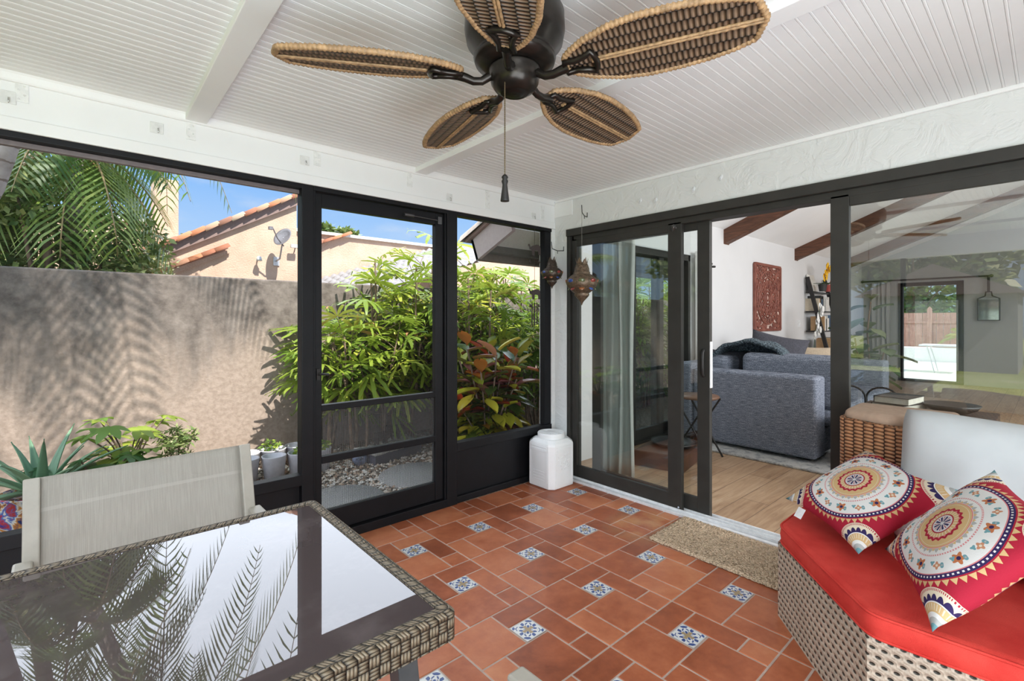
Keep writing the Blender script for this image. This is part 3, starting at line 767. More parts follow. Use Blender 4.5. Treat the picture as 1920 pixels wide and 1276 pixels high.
# rug
m = MT('shaggy_white_rug', (0.62, 0.61, 0.58), 0.95); v = m.tc(); m.color(m.ramp(m.noise(v, 14, 5, 0.7), [(0.35, (0.30, 0.31, 0.33)), (0.55, (0.66, 0.65, 0.62))])); m.bump(m.noise(v, 90, 3), 1.0, 0.02)
b = MB(); b.box(4.64, 8.2, -0.6, 2.42, 0.0, 0.022); tag(b.build('rug', m.m, bevel=0.008), 'white and grey shag rug under the sofa', 'rug')

# folding side table
t = thing('folding_side_table', 'small round folding side table with crossed black legs by the sofa arm', 'side table', (4.42, 2.28, 0))
b = MB(); b.lathe([(0.0, 0.555), (0.19, 0.555), (0.195, 0.565), (0.195, 0.575), (0.19, 0.58), (0.0, 0.58)], 28); b.build('tabletop', plain('walnut_top', (0.16, 0.085, 0.05), 0.45), t)
for s in (-1, 1):
    for q in (-1, 1):
        b = MB(); b.tube([(s * 0.13, q * 0.16, 0.55), (s * 0.13 * 0.9, -q * 0.19, 0.0)], 0.009, 6); b.build('leg', black_metal, t)
for q in (-0.08, 0.08):
    b = MB(); b.tube([(-0.12, q, 0.20), (0.12, q, 0.20)], 0.007, 6); b.build('crossbar', black_metal, t)
# low wooden box with black dish
t = thing('low_wooden_box', 'low brown wooden box with a round black dish on the living room floor', 'box', (4.05, 2.36, 0), R(12))
b = MB(); b.box(-0.32, 0.30, -0.22, 0.22, 0.0, 0.14); b.build('body', plain('reddish_brown_wood', (0.09, 0.038, 0.022), 0.4, var=0.25, scale=8), t, bevel=0.01)
b = MB(); b.lathe([(0.16, 0.14), (0.20, 0.165), (0.205, 0.18), (0.185, 0.18), (0.15, 0.155), (0.0, 0.15)], 28, (0.05, -0.02, 0)); b.build('dish', black_wood, t)

# coffee table, books, bowl, stand-in chairs, rubber plant near the far door
t = thing('coffee_table', 'dark brown coffee table seen through the fixed glass above the wicker seat', 'table', (4.55, 0.62, 0))
dk = plain('espresso_wood', (0.035, 0.018, 0.013), 0.3, var=0.25, scale=8)
b = MB(); b.box(-0.45, 0.45, -0.36, 0.42, 0.56, 0.62); b.build('tabletop', dk, t, bevel=0.006)
for sx in (-1, 1):
    for sy in (-1, 1):
        b = MB(); b.box(sx * 0.40 - 0.03, sx * 0.40 + 0.03, sy * 0.33 - 0.03 + 0.03, sy * 0.33 + 0.06, 0, 0.56); b.build('leg', dk, t)
b = MB(); b.box(-0.42, 0.42, -0.33, 0.39, 0.46, 0.55); b.build('apron', dk, t)
for k, (th, lab, c_) in enumerate(((0.055, 'thick pale paged book with a dark cover, lower of the two on the coffee table', 3), (0.05, 'dark covered book lying on top of the other on the coffee table', 3))):
    t = thing('book', lab, 'book', (4.62, 0.78, 0.621 + k * 0.058), R(-18 + 9 * k), 'books on the coffee table')
    b = MB(); b.box(-0.15, 0.15, -0.11, 0.11, 0, 0.004); b.box(-0.15, 0.15, -0.11, 0.11, th - 0.004, th); b.box(-0.15, 0.15, 0.106, 0.11, 0, th); b.build('cover', bcol[c_], t)
    b = MB(); b.box(-0.145, 0.145, -0.105, 0.105, 0.004, th - 0.004); b.build('pages', paper, t)
b = MB(); b.lathe([(0.0, 0.004), (0.08, 0.0), (0.14, 0.03), (0.165, 0.065), (0.158, 0.066), (0.13, 0.035), (0.0, 0.015)], 28); o = b.build('bowl', black_wood); o.location = (4.75, 0.50, 0.621)
tag(o, 'shallow black bowl on the coffee table right of the books', 'bowl')
b = MB(); b.lathe([(0.0, 0.0), (0.10, 0.0), (0.125, 0.05), (0.11, 0.12), (0.03, 0.17), (0.0, 0.172)], 20, M=Matrix.Scale(1.5, 4, (0, 1, 0))); o = b.build('domed_glass_dish', plain('smoky_glass', (0.05, 0.055, 0.06), 0.08, spec=0.8)); o.location = (5.0, 0.86, 0.0)
bpy.data.objects.remove(o)
t = thing('rubber_plant', 'tall rubber plant with broad leaves in a woven basket, left of the far patio door', 'plant', (8.0, 1.66, 0))
b = MB(); b.lathe([(0.13, 0), (0.18, 0.10), (0.19, 0.30), (0.165, 0.34), (0.15, 0.33), (0.0, 0.31)], 20); b.build('basket', plain('woven_basket', (0.16, 0.09, 0.05), 0.8, bump=0.8, bscale=60), t)
b = MB(); st = [[(0, 0, 0.3), (0.03, 0.02, 0.8), (-0.02, 0.03, 1.15), (0.02, 0.0, 1.55)], [(0.03, 0, 0.3), (0.08, 0.14, 0.7), (0.1, 0.2, 1.05)], [(0, 0, 0.3), (-0.05, -0.1, 0.6), (-0.03, -0.16, 0.9)]]
for q in st: b.tube(q, 0.011, 6)
b.build('stem', plain('brown_stem', (0.14, 0.08, 0.05), 0.8), t)
m = MT('rubber_leaf', (0.03, 0.08, 0.03), 0.3); v = m.tc(); m.color(m.ramp(m.attr('tone'), [(0.1, (0.02, 0.05, 0.02)), (0.6, (0.06, 0.13, 0.045)), (0.95, (0.25, 0.27, 0.15))])); m.transl(0.2, (0.2, 0.3, 0.08)); rl = m.m
b = MB(); rr = random.Random(5)
for q in st:
    for k in range(13):
        f = 0.25 + 0.75 * k / 12; i = min(int(f * (len(q) - 1)), len(q) - 2); p = Vector(q[i]).lerp(Vector(q[i + 1]), f * (len(q) - 1) - i)
        a = k * 2.4 + rr.uniform(-0.3, 0.3); L = rr.uniform(0.22, 0.33); b.tone = rr.random(); Rm = Matrix.Rotation(a, 3, 'Z') @ Matrix.Rotation(rr.uniform(-0.7, 0.35), 3, 'Y')
        def lf(u, w, Rm=Rm, p=p, L=L):
            s = math.sin(PI * min(1, w * 0.96 + 0.02)) ** 0.8 * 0.30 * L; return p + Rm @ Vector((0.06 + w * L, (u - 0.5) * 2 * s, -0.25 * L * w * w + abs(u - 0.5) * 0.06))
        b.grid(lf, 2, 5)
b.build('foliage', rl, t)
def standin_chair(label, loc, rz):  # hoop chairs built as solid stand-ins for a reflection in the glass
    t = thing('standin_chair', label, 'chair', loc, rz, 'stand-in chairs for a reflection beyond the sofa'); t.scale = (0.72,) * 3
    b = MB(); b.box(-0.2, 0.2, -0.2, 0.2, 0.43, 0.46); b.build('seat', black_metal, t, bevel=0.02)
    b = MB(); b.tube([(-0.19, 0.19, 0.45)] + [(0.19 * -math.cos(a), 0.21, 0.72 + 0.16 * math.sin(a)) for a in [PI * k / 10 for k in range(11)]] + [(0.19, 0.19, 0.45)], 0.013, 6); b.build('backrest', black_metal, t)
    for sx in (-1, 1):
        for sy in (-1, 1):
            b = MB(); b.tube([(sx * 0.18, sy * 0.18, 0.44), (sx * 0.21, sy * 0.21, 0)], 0.012, 6); b.build('leg', black_metal, t)
standin_chair('low black hoop back chair standing in for a reflection, left of the rubber plant', (6.0, 1.42, 0), R(100))
standin_chair('low black hoop back chair standing in for a reflection, right of the rubber plant', (6.05, 1.10, 0), R(80))
# lantern shaped hanging mirror on the far wall
t = thing('hanging_mirror', 'small black lantern shaped mirror hanging on a chain from the far curtain rod', 'mirror', (13.1, 0.84, 1.30))
b = MB(); pts = [(0, -0.15, 0.0), (0, 0.15, 0.0), (0, 0.15, 0.42), (0, 0.05, 0.47), (0, 0.04, 0.55), (0, -0.04, 0.55), (0, -0.05, 0.47), (0, -0.15, 0.42)]
b.tube(pts, 0.014, 6, closed=True, caps=False); b.build('frame', black_metal, t)
b = MB(); b.box(0.0, 0.006, -0.14, 0.14, 0.01, 0.42); b.build('mirror_glass', plain('mirror', (0.7, 0.72, 0.72), 0.05, 1.0), t)
b = MB(); b.tube([(0, 0, 0.55), (0, 0, 0.86)], 0.02, 6); b.build('chain', black_metal, t)

# back garden seen through the far door
b = MB(); b.box(13.35, 22, -5, 9, -0.1, -0.02); struct(b.build('ground_back_patio', plain('pale_paving', (0.72, 0.68, 0.63), 0.8, var=0.1, scale=3)))
fm = MT('reddish_fence_board', (0.42, 0.20, 0.15), 0.7); v = fm.tc('Object', (1, 8, 0.6)); fm.color(fm.ramp(fm.noise(v, 5, 4), [(0.3, (0.33, 0.15, 0.11)), (0.7, (0.52, 0.29, 0.22))])); fm = fm.m
t = thing('board_fence', 'reddish brown board fence beyond the far patio door', 'fence', (21.5, 2.5, 0))
b = MB()
for k in range(44): b.box(0, 0.02, -4 + k * 0.18, -4 + k * 0.18 + 0.172, 0.0, 1.55)
b.build('boards', fm, t)
b = MB(); b.box(-0.05, 0.0, -4, 4, 1.20, 1.27); b.box(-0.05, 0, -4, 4, 0.3, 0.37); b.build('rail', fm, t)
for y in (-3, -1.35, 0.3, 1.95, 3.6):
    b = MB(); b.box(-0.12, 0.0, y - 0.06, y + 0.06, 0, 1.68); b.prism([(-0.06, 1.68), (0.06, 1.68), (0, 1.76)], 0, 0.12, Matrix(((0, 0, -1, 0), (1, 0, 0, y), (0, 1, 0, 0), (0, 0, 0, 1)))); b.build('post', fm, t)
t = thing('patio_table', 'white patio table with thin legs beyond the far patio door', 'table', (16.3, 1.75, -0.02))
b = MB(); b.box(-0.35, 0.35, -0.55, 0.55, 0.66, 0.70); b.build('tabletop', white_track, t, bevel=0.01)
for sx in (-1, 1):
    for sy in (-1, 1):
        b = MB(); b.tube([(sx * 0.25, sy * 0.4, 0.66), (sx * 0.3, sy * 0.25, 0)], 0.014, 6); b.build('leg', white_track, t)
b = MB(); b.box(20.2, 20.7, -1, 6, -0.05, 0.42); tag(b.build('raised_bed', plain('white_coping', (0.75, 0.73, 0.7), 0.7), bevel=0.01), 'white edged raised bed in front of the reddish fence', 'planter')
# ================================================================== porch furniture
# ---------- woven materials (UVs in metres)
def weave_holes(name, base, dark, cw, rh, hx=2.3, hy=3.0):
    m = MT(name, base, 0.5); ux, uy, _ = m.xyz(m.tc('UV'))
    row = (uy / rh).floor(); x = ux / cw + row * 0.5; fx = x.fract() - 0.5; fy = (uy / rh).fract() - 0.5
    d = ((fx * hx) * (fx * hx) + (fy * hy) * (fy * hy)).sqrt()
    hole = 1.0 - d.smooth(0.50, 0.72)
    v = m.tc('UV', (260, 60, 1)); n = m.noise(v, 1, 3); n2 = m.noise(m.tc('UV'), 9, 3)
    c = m.ramp(n * 0.5 + n2 * 0.4 + 0.05, [(0.25, tuple(k * 0.68 for k in base)), (0.5, base), (0.78, tuple(min(1, k * 1.45) for k in base))])
    m.color(m.mix(hole, c, dark)); m.bump(d.mn(1.2) + (fx * 2 * PI).cos() * 0.25, 0.8, 0.008); return m.m
def weave_basket(name, base, dark, cell=0.03):
    m = MT(name, base, 0.42); ux, uy, _ = m.xyz(m.tc('UV'))
    cx_, cy_ = ux / cell, uy / cell
    par = ((cx_.floor() + cy_.floor()) * 0.5).fract().gt(0.25)
    fx, fy = cx_.fract() - 0.5, cy_.fract() - 0.5
    def strand(along, across):
        over = (along * PI).cos().mx(0.0).pw(0.6); g3 = (across * 3 * PI).cos().abs().pw(0.5)
        return over * 0.75 + g3 * 0.35 - across.abs().gt(0.46) * 0.5
    h = strand(fx, fy) * par + strand(fy, fx) * (1.0 - par)
    n = m.noise(m.tc('UV', (90, 90, 1)), 1.2, 3)
    c = m.ramp(h * 0.72 + n * 0.22 - 0.12 - par * 0.14, [(0.18, dark), (0.5, base), (0.95, tuple(min(1, k * 1.9) for k in base))])
    m.color(c); m.bump(h, 1.0, 0.012); return m.m
def weave_rows(name, base, dark, pitch=0.024, rib=0.03):
    """twisted rows over ribs, as on the fan blades and the chair back"""
    m = MT(name, base, 0.55); ux, uy, _ = m.xyz(m.tc('UV'))
    col = (ux / rib).floor(); fx = (ux / rib).fract() - 0.5
    r = uy / pitch + col * 0.5; fy = r.fract() - 0.5
    h = (fy * PI).cos() * 0.75 + (fx * PI).cos() * 0.45 - fx.abs().gt(0.44) * 0.4
    n = m.noise(m.tc('UV', (60, 200, 1)), 1, 3)
    c = m.ramp(h * 0.75 + n * 0.25 - 0.05, [(0.2, dark), (0.55, base), (0.95, tuple(min(1, k * 1.7) for k in base))])
    m.color(c); m.bump(h, 1.0, 0.01); return m.m
wick_grey = weave_holes('grey_beige_wicker', (0.46, 0.375, 0.29), (0.03, 0.026, 0.019), 0.030, 0.0255)
wick_brown = weave_rows('honey_brown_wicker', (0.36, 0.175, 0.085), (0.05, 0.02, 0.01), 0.016, 0.045)
wick_table = weave_basket('grey_brown_flat_wicker', (0.20, 0.155, 0.105), (0.018, 0.013, 0.009), 0.021)
blade_weave = weave_rows('brown_blade_weave', (0.115, 0.072, 0.044), (0.018, 0.010, 0.006), 0.0145, 0.034)
rope_m = plain('golden_rope', (0.32, 0.195, 0.095), 0.6, var=0.3, scale=70, bump=0.4, bscale=150)
fan_bronze = plain('oil_rubbed_bronze', (0.03, 0.025, 0.021), 0.28, 0.75, var=0.3, scale=15)

def ribbon(b, path, z0, z1, mi=0, closed=False, nz=1, sm=False, zf=None):
    pts = list(path) + ([path[0]] if closed else []); s = 0
    for (xa, ya), (xb, yb) in zip(pts, pts[1:]):
        L = math.hypot(xb - xa, yb - ya)
        b._add([(xa, ya, z0), (xb, yb, z0), (xb, yb, z1), (xa, ya, z1)], [(0, 1, 2, 3)], mi, sm, [((s, z0), (s + L, z0), (s + L, z1), (s, z1))]); s += L
    return b
def top_poly(b, poly, z, mi=0, down=False):
    vs = [(x, y, z) for x, y in poly]; f = list(range(len(poly)))
    b._add(vs, [tuple(f[::-1] if down else f)], mi, False, [[(x, y) for x, y in (poly[::-1] if down else poly)]]); return b
def rounded(poly, r, n=5):
    """round the corners of a counter-clockwise or clockwise polygon"""
    out = []; N = len(poly)
    for i in range(N):
        p0, p, p1 = Vector(poly[i - 1]), Vector(poly[i]), Vector(poly[(i + 1) % N])
        a, c = (p0 - p), (p1 - p); rr = min(r, a.length * 0.45, c.length * 0.45); a = p + a.normalized() * rr; c = p + c.normalized() * rr
        for k in range(n + 1):
            t = k / n; q = a * (1 - t) ** 2 + p * 2 * t * (1 - t) + c * t * t; out.append((q.x, q.y))
    return out

# ------------------------------------------------------------------ ceiling fan
FC = Vector((0.975, 1.085, 2.30))
fan = thing('ceiling_fan', 'bronze ceiling fan with five woven rope edged leaf blades under the white ceiling', 'ceiling fan', FC)
b = MB(); b.lathe([(0.0, 0.0), (0.085, 0.0), (0.095, -0.02), (0.10, -0.035), (0.135, -0.05), (0.15, -0.08), (0.152, -0.13), (0.145, -0.165), (0.12, -0.195), (0.118, -0.205), (0.125, -0.21), (0.12, -0.225), (0.085, -0.238), (0.0, -0.24)], 40)
b.build('motor_housing', fan_bronze, fan)
b = MB(); b.lathe([(0.0, -0.238), (0.075, -0.238), (0.078, -0.245), (0.074, -0.252), (0.074, -0.27), (0.072, -0.285), (0.060, -0.303), (0.044, -0.312), (0.04, -0.315), (0.034, -0.313), (0.025, -0.318), (0.014, -0.317), (0.0, -0.319)], 36)
b.build('switch_housing', fan_bronze, fan)
BT = [(0.0, 0.026), (0.06, 0.050), (0.15, 0.074), (0.3, 0.097), (0.45, 0.106), (0.6, 0.104), (0.75, 0.097), (0.88, 0.084), (0.96, 0.071), (1.0, 0.062)]
def bw(t):
    for (a, wa), (c, wc) in zip(BT, BT[1:]):
        if t <= c:
            f = (t - a) / (c - a); f = f * f * (3 - 2 * f) * 0.35 + f * 0.65; return lerp(wa, wc, f)
    return BT[-1][1]
BR0, BR1, TIPX = 0.165, 0.655, 0.022
def blade(parent, ang, pitch):
    Mb = Matrix.Rotation(ang, 4, 'Z') @ Matrix.Translation((0, 0, -0.262)) @ Matrix.Rotation(pitch, 4, 'X')
    e = bpy.data.objects.new('blade', None)
    b = MB()
    for s, zz in ((-1, -0.004), (1, 0.004)):
        def fn(u, v):
            w = bw(v); x = lerp(BR0, BR1, v) + (TIPX * (1 - abs(2 * u - 1)) if v > 0.999 else 0); return (x, (2 * u - 1) * w, zz)
        vs = []; nu, nv = 10, 36
        start = len(b.f); b.grid(fn, nu, nv, flip=(s < 0))
        for fi in range(start, len(b.f)):
            b.uv[fi] = [(b.v[i][1] + 0.5, b.v[i][0]) for i in b.f[fi]]
    o = b.build('blade', blade_weave, parent); o.matrix_local = Mb
    # twisted rope round the edge
    out = []
    N = 40
    for k in range(N + 1): t = k / N; out.append((lerp(BR0, BR1, t), bw(t)))
    out.append((BR1 + TIPX, 0.0))
    for k in range(N, -1, -1): t = k / N; out.append((lerp(BR0, BR1, t), -bw(t)))
    # resample evenly
    dist = [0]; 
    loop = out + [out[0]]
    for p, q in zip(loop, loop[1:]): dist.append(dist[-1] + math.hypot(q[0] - p[0], q[1] - p[1]))
    M = int(dist[-1] / 0.0042); pts = []; j = 0
    for k in range(M):
        d = dist[-1] * k / M
        while dist[j + 1] < d: j += 1
        f = (d - dist[j]) / (dist[j + 1] - dist[j]); pts.append((lerp(loop[j][0], loop[j + 1][0], f), lerp(loop[j][1], loop[j + 1][1], f), 0))
    rads = [0.0088 + 0.0017 * math.sin(k * 2 * PI / 3) for k in range(M)]
    b = MB(); b.tube(pts, rads, 7, closed=True, caps=False); r = b.build('rope_edge', rope_m, o)
    b = MB()
    n_ = 60
    for s in (-1, 1):
        b.tube([(lerp(BR0 + 0.075, BR1 + 0.015, k / n_), s * 0.0045, -0.006) for k in range(n_ + 1)], [0.0045 + 0.0009 * math.sin(k * 2.1 + s) for k in range(n_ + 1)], 6)
        b.tube([(lerp(BR0 + 0.02, BR1 + 0.015, k / n_), s * 0.0045, 0.006) for k in range(n_ + 1)], 0.0045, 6)
    b.build('rope_rib', rope_m, o)
    # cast bracket: arm and open loop under the blade
    b = MB()
    b.tube([(0.075, 0, -0.005), (0.10, 0, -0.022), (0.125, 0, -0.024), (0.15, 0, -0.016), (0.17, 0, -0.012)], [0.013, 0.012, 0.012, 0.013, 0.014], 8)
    lp = [(0.165, -0.022), (0.195, -0.018), (0.225, -0.026), (0.245, -0.038), (0.252, -0.02), (0.255, 0.0), (0.252, 0.02), (0.245, 0.038), (0.225, 0.026), (0.195, 0.018), (0.165, 0.022), (0.160, 0.0)]
    b.tube([(x, y, -0.012) for x, y in lp], 0.0085, 8, closed=True, caps=False)
    k = b.build('blade_bracket', fan_bronze, o)
    return o
for k in range(5): blade(fan, R(149.3 - 72 * k), R(-13))
cxp = Vector((-0.055, -0.018, 0))
b = MB(); zz = -0.29; pts = [(cxp.x, cxp.y, lerp(-0.285, -0.575, t / 90)) for t in range(91)]; b.tube(pts, [0.0016 + 0.0007 * (k % 2) for k in range(91)], 5); b.build('pull_chain', plain('aged_brass_chain', (0.16, 0.12, 0.07), 0.35, 0.8), fan)
b = MB(); b.lathe([(0.0, -0.572), (0.006, -0.576), (0.010, -0.582), (0.007, -0.588), (0.010, -0.594), (0.0075, -0.602), (0.0075, -0.606), (0.013, -0.648), (0.013, -0.652), (0.0, -0.653)], 14, (cxp.x, cxp.y, 0)); b.build('pull_knob', black_metal, fan)

# ------------------------------------------------------------------ dining table
TX0, TX1, TY0, TY1, TZ = -0.95, 0.575, 0.815, 1.632, 0.705
tb = thing('dining_table', 'patio dining table with a brown glass top and woven wicker rim', 'table', ((TX0 + TX1) / 2, (TY0 + TY1) / 2, 0))
ox, oy = (TX0 + TX1) / 2, (TY0 + TY1) / 2
m = MT('brown_tinted_glass', (0.055, 0.043, 0.042), 0.012, spec=1.0); v = m.tc()
m.p.inputs['IOR'].default_value = 1.5
smu = m.noise(v, 6, 5, 0.6); m.color(m.mix(smu.smooth(0.45, 0.8), (0.085, 0.066, 0.066), (0.14, 0.115, 0.115)))
brown_glass = m.m
RW = 0.032
b = MB(); b.box(TX0 + RW - ox, TX1 - RW - ox, TY0 + RW - oy, TY1 - RW - oy, TZ - 0.012, TZ - 0.002); b.build('glass_top', brown_glass, tb, bevel=0.0015)
b = MB(); po = rounded([(TX0 - ox, TY0 - oy), (TX1 - ox, TY0 - oy), (TX1 - ox, TY1 - oy), (TX0 - ox, TY1 - oy)], 0.02, 4)
ribbon(b, po, TZ - 0.058, TZ - 0.004, closed=True, sm=True)
inn = rounded([(TX0 + RW - ox, TY0 + RW - oy), (TX1 - RW - ox, TY0 + RW - oy), (TX1 - RW - ox, TY1 - RW - oy), (TX0 + RW - ox, TY1 - RW - oy)], 0.006, 4)
mid = rounded([(TX0 + 0.008 - ox, TY0 + 0.008 - oy), (TX1 - 0.008 - ox, TY0 + 0.008 - oy), (TX1 - 0.008 - ox, TY1 - 0.008 - oy), (TX0 + 0.008 - ox, TY1 - 0.008 - oy)], 0.018, 4)
def loft(b, A, za, B, zb, w0, w1):
    s = 0; n = len(A)
    for i in range(n):
        a, a2, c, c2 = A[i], A[(i + 1) % n], B[i], B[(i + 1) % n]; L = math.hypot(a2[0] - a[0], a2[1] - a[1])
        b._add([(*a, za), (*a2, za), (*c2, zb), (*c, zb)], [(0, 1, 2, 3)], 0, True, [((s, w0), (s + L, w0), (s + L, w1), (s, w1))]); s += L
loft(b, po, TZ - 0.004, mid, TZ + 0.003, TZ - 0.004, TZ + 0.006); loft(b, mid, TZ + 0.003, inn, TZ + 0.001, TZ + 0.006, TZ + 0.03)
loft(b, inn, TZ + 0.001, inn, TZ - 0.058, 0, 0.06)
b.build('wicker_rim', wick_table, tb, weld=False)
tleg = plain('charcoal_aluminium', (0.07, 0.072, 0.075), 0.45)
b = MB(); b.box(TX0 + 0.05 - ox, TX1 - 0.05 - ox, TY0 + 0.05 - oy, TY1 - 0.05 - oy, TZ - 0.05, TZ - 0.02); b.build('under_frame', tleg, tb)
for sx in (0, 1):
    for sy in (0, 1):
        x = (TX1 - 0.085 if sx else TX0 + 0.085) - ox; y = (TY1 - 0.085 if sy else TY0 + 0.085) - oy
        b = MB(); b.bar((x, y, TZ - 0.05), (x + (0.04 if sx else -0.04), y + (0.05 if sy else -0.05), 0.0), 0.045, 0.045, up=(0, 1, 0)); b.build('leg', tleg, tb, bevel=0.003)

# ------------------------------------------------------------------ sling chairs
beige_metal = plain('taupe_aluminium', (0.40, 0.37, 0.32), 0.45, var=0.04)
m = MT('beige_sling', (0.50, 0.47, 0.42), 0.75); x, y, z = m.xyz(m.tc())
wv = (x * 1500).sin() * 0.5 + (z * 1500).sin() * 0.5; band = z.band(0.735, 0.742) * 0.6
m.color(m.mix(m.noise(m.tc('Object', (300, 40, 3)), 1, 3).smooth(0.3, 0.7), (0.44, 0.41, 0.365), (0.53, 0.50, 0.45))); m.color(m.mix(z.band(0.752, 0.762) * 0.5, m.p.inputs['Base Color'].links[0].from_socket, (0.66, 0.63, 0.58))); m.bump(wv, 0.25, 0.001); m.transl(0.25, (0.55, 0.5, 0.43)); sling = m.m
def sling_chair(label, loc, rz):
    t = thing('sling_chair', label, 'chair', loc, rz, 'sling chairs at the patio table')
    # faces -y; back at +y.  Rails run in one piece from seat front to the top of the back
    prof = [(-0.23, 0.395), (-0.19, 0.425), (0.0, 0.40), (0.20, 0.385), (0.245, 0.42), (0.30, 0.60), (0.375, 0.845)]
    for s in (-1, 1):
        b = MB()
        for p, q in zip(prof, prof[1:]): b.bar((s * 0.275, p[0], p[1]), (s * 0.275, q[0], q[1]), 0.026, 0.036, up=(1, 0, 0))
        b.build('side_rail', beige_metal, t, bevel=0.004)
        b = MB(); b.bar((s * 0.29, -0.22, 0.60), (s * 0.29, -0.20, 0.0), 0.026, 0.036, up=(1, 0, 0)); b.build('leg', beige_metal, t, bevel=0.004)
        b = MB(); b.bar((s * 0.29, 0.12, 0.40), (s * 0.29, 0.30, 0.0), 0.026, 0.036, up=(1, 0, 0)); b.build('leg', beige_metal, t, bevel=0.004)
        b = MB(); b.bar((s * 0.295, -0.25, 0.605), (s * 0.29, 0.31, 0.625), 0.042, 0.024); b.build('armrest', beige_metal, t, bevel=0.006)
    b = MB()
    L = [0]
    for p, q in zip(prof, prof[1:]): L.append(L[-1] + math.hypot(q[0] - p[0], q[1] - p[1]))
    def pf(d):
        for i in range(len(prof) - 1):
            if d <= L[i + 1] + 1e-9: f = (d - L[i]) / (L[i + 1] - L[i]); return lerp(prof[i][0], prof[i + 1][0], f), lerp(prof[i][1], prof[i + 1][1], f)
        return prof[-1]
    def fn(u, v):
        y, z = pf(v * L[-1]); sg = 0.018 * (1 - (2 * u - 1) ** 2); return ((2 * u - 1) * 0.264, y + sg * 0.5, z - sg * (0.8 if v < 0.45 else 0.1))
    b.grid(fn, 16, 40); o = b.build('sling', sling, t); o.modifiers.new('thick', 'SOLIDIFY').thickness = 0.004
    b = MB()
    for yy, zz in ((0.28, 0.55),): b.bar((-0.27, yy + 0.02, zz), (0.27, yy + 0.02, zz), 0.022, 0.03)
    b.bar((-0.27, -0.2, 0.375), (0.27, -0.2, 0.375), 0.022, 0.03); b.build('cross_bar', beige_metal, t)
    return t
c1 = sling_chair('beige sling chair on the far side of the glass table, its back to the screen', (0.175, 1.585, 0), R(2))
c2 = dup(c1, (0.335, 0.452, 0), R(180), 'beige sling chair tucked under the near edge of the glass table, mostly out of view')

# ------------------------------------------------------------------ corner wicker lounge with red cushion
sofa = thing('wicker_lounge', 'grey beige wicker corner lounge with a red seat cushion by the sliding doors', 'outdoor sofa', (2.4, 0.2, 0))
O2 = Vector((2.4, 0.2))
def loc2(poly): return [(x - O2.x, y - O2.y) for x, y in poly]
front = [(2.90, 0.815), (2.287, 0.808), (2.00, 0.560), (1.815, 0.385), (1.83, 0.05), (1.86, -1.25), (2.90, -1.25)]
fp_ = loc2(front)
b = MB(); ribbon(b, fp_, 0.0, 0.325, closed=True); top_poly(b, fp_, 0.325)
b.build('base', wick_grey, sofa)
m = MT('red_canvas', (0.58, 0.040, 0.028), 0.8, spec=0.25); v = m.tc(); n = m.noise(v, 6, 4); n2 = m.noise(v, 420, 2)
m.color(m.mix(n.smooth(0.35, 0.7), (0.54, 0.032, 0.024), (0.66, 0.060, 0.044))); m.bump(n2 * 0.4 + m.noise(v, 4, 2) * 1.5, 0.35, 0.01); red_canvas = m.m
cu = rounded(loc2([(2.84, 0.80), (2.28, 0.80), (2.005, 0.560), (1.800, 0.376), (1.822, 0.05), (1.85, -1.22), (2.84, -1.22)]), 0.04, 5)
cen = Vector((2.3 - O2.x, -0.1 - O2.y))
def inset(poly, d):
    out = []; n = len(poly)
    for i in range(n):
        p = Vector(poly[i]); t = (Vector(poly[(i + 1) % n]) - Vector(poly[i - 1])).normalized(); nn = Vector((-t.y, t.x))
        if nn.dot(cen - p) < 0: nn = -nn
        out.append(tuple(p + nn * d))
    return out
b = MB(); lv = [(0.006, 0.327), (0.0, 0.335), (-0.004, 0.365), (0.0, 0.398), (0.010, 0.405), (0.025, 0.408)]
rings = [(inset(cu, d), z) for d, z in lv]
for (A, za), (B, zb) in zip(rings, rings[1:]): loft(b, A, za, B, zb, za, zb)
top_poly(b, rings[-1][0], rings[-1][1]); top_poly(b, rings[0][0], rings[0][1], down=True)
cush = b.build('seat_cushion', red_canvas, sofa, weld=True); cush['label'] = 'red seat cushion with piped edge'
b = MB()
for d, z in ((0.0, 0.400), (0.0, 0.333)): b.tube([(x, y, z) for x, y in inset(cu, d)], 0.0045, 6, closed=True, caps=False)
b.build('piping', red_canvas, cush)
# high woven back / arm block with a tan pad on top
bk = rounded(loc2([(2.935, 0.675), (2.66, 0.675), (2.545, 0.42), (2.56, 0.1), (2.62, -0.3), (2.66, -1.2), (2.935, -1.2)]), 0.03, 4)
b = MB(); ribbon(b, bk, 0.33, 0.845, closed=True, sm=True); top_poly(b, bk, 0.845); b.build('backrest', wick_brown, sofa)
tan_cloth = plain('tan_canvas', (0.47, 0.33, 0.24), 0.85, var=0.06, scale=40, bump=0.2, bscale=300)
b = MB(); pad = rounded(loc2([(2.93, 0.655), (2.675, 0.655), (2.60, 0.50), (2.62, 0.30), (2.93, 0.27)]), 0.03, 4); cen = Vector((2.78 - O2.x, 0.45 - O2.y))
rings = [(inset(pad, d), z) for d, z in ((0.0, 0.846), (-0.004, 0.858), (0.0, 0.874), (0.010, 0.884), (0.022, 0.889))]
for (A, za), (B, zb) in zip(rings, rings[1:]): loft(b, A, za, B, zb, za, zb)
top_poly(b, rings[-1][0], rings[-1][1]); o = b.build('top_pad', tan_cloth, sofa, weld=True); o['label'] = 'tan canvas pad on top of the woven back'

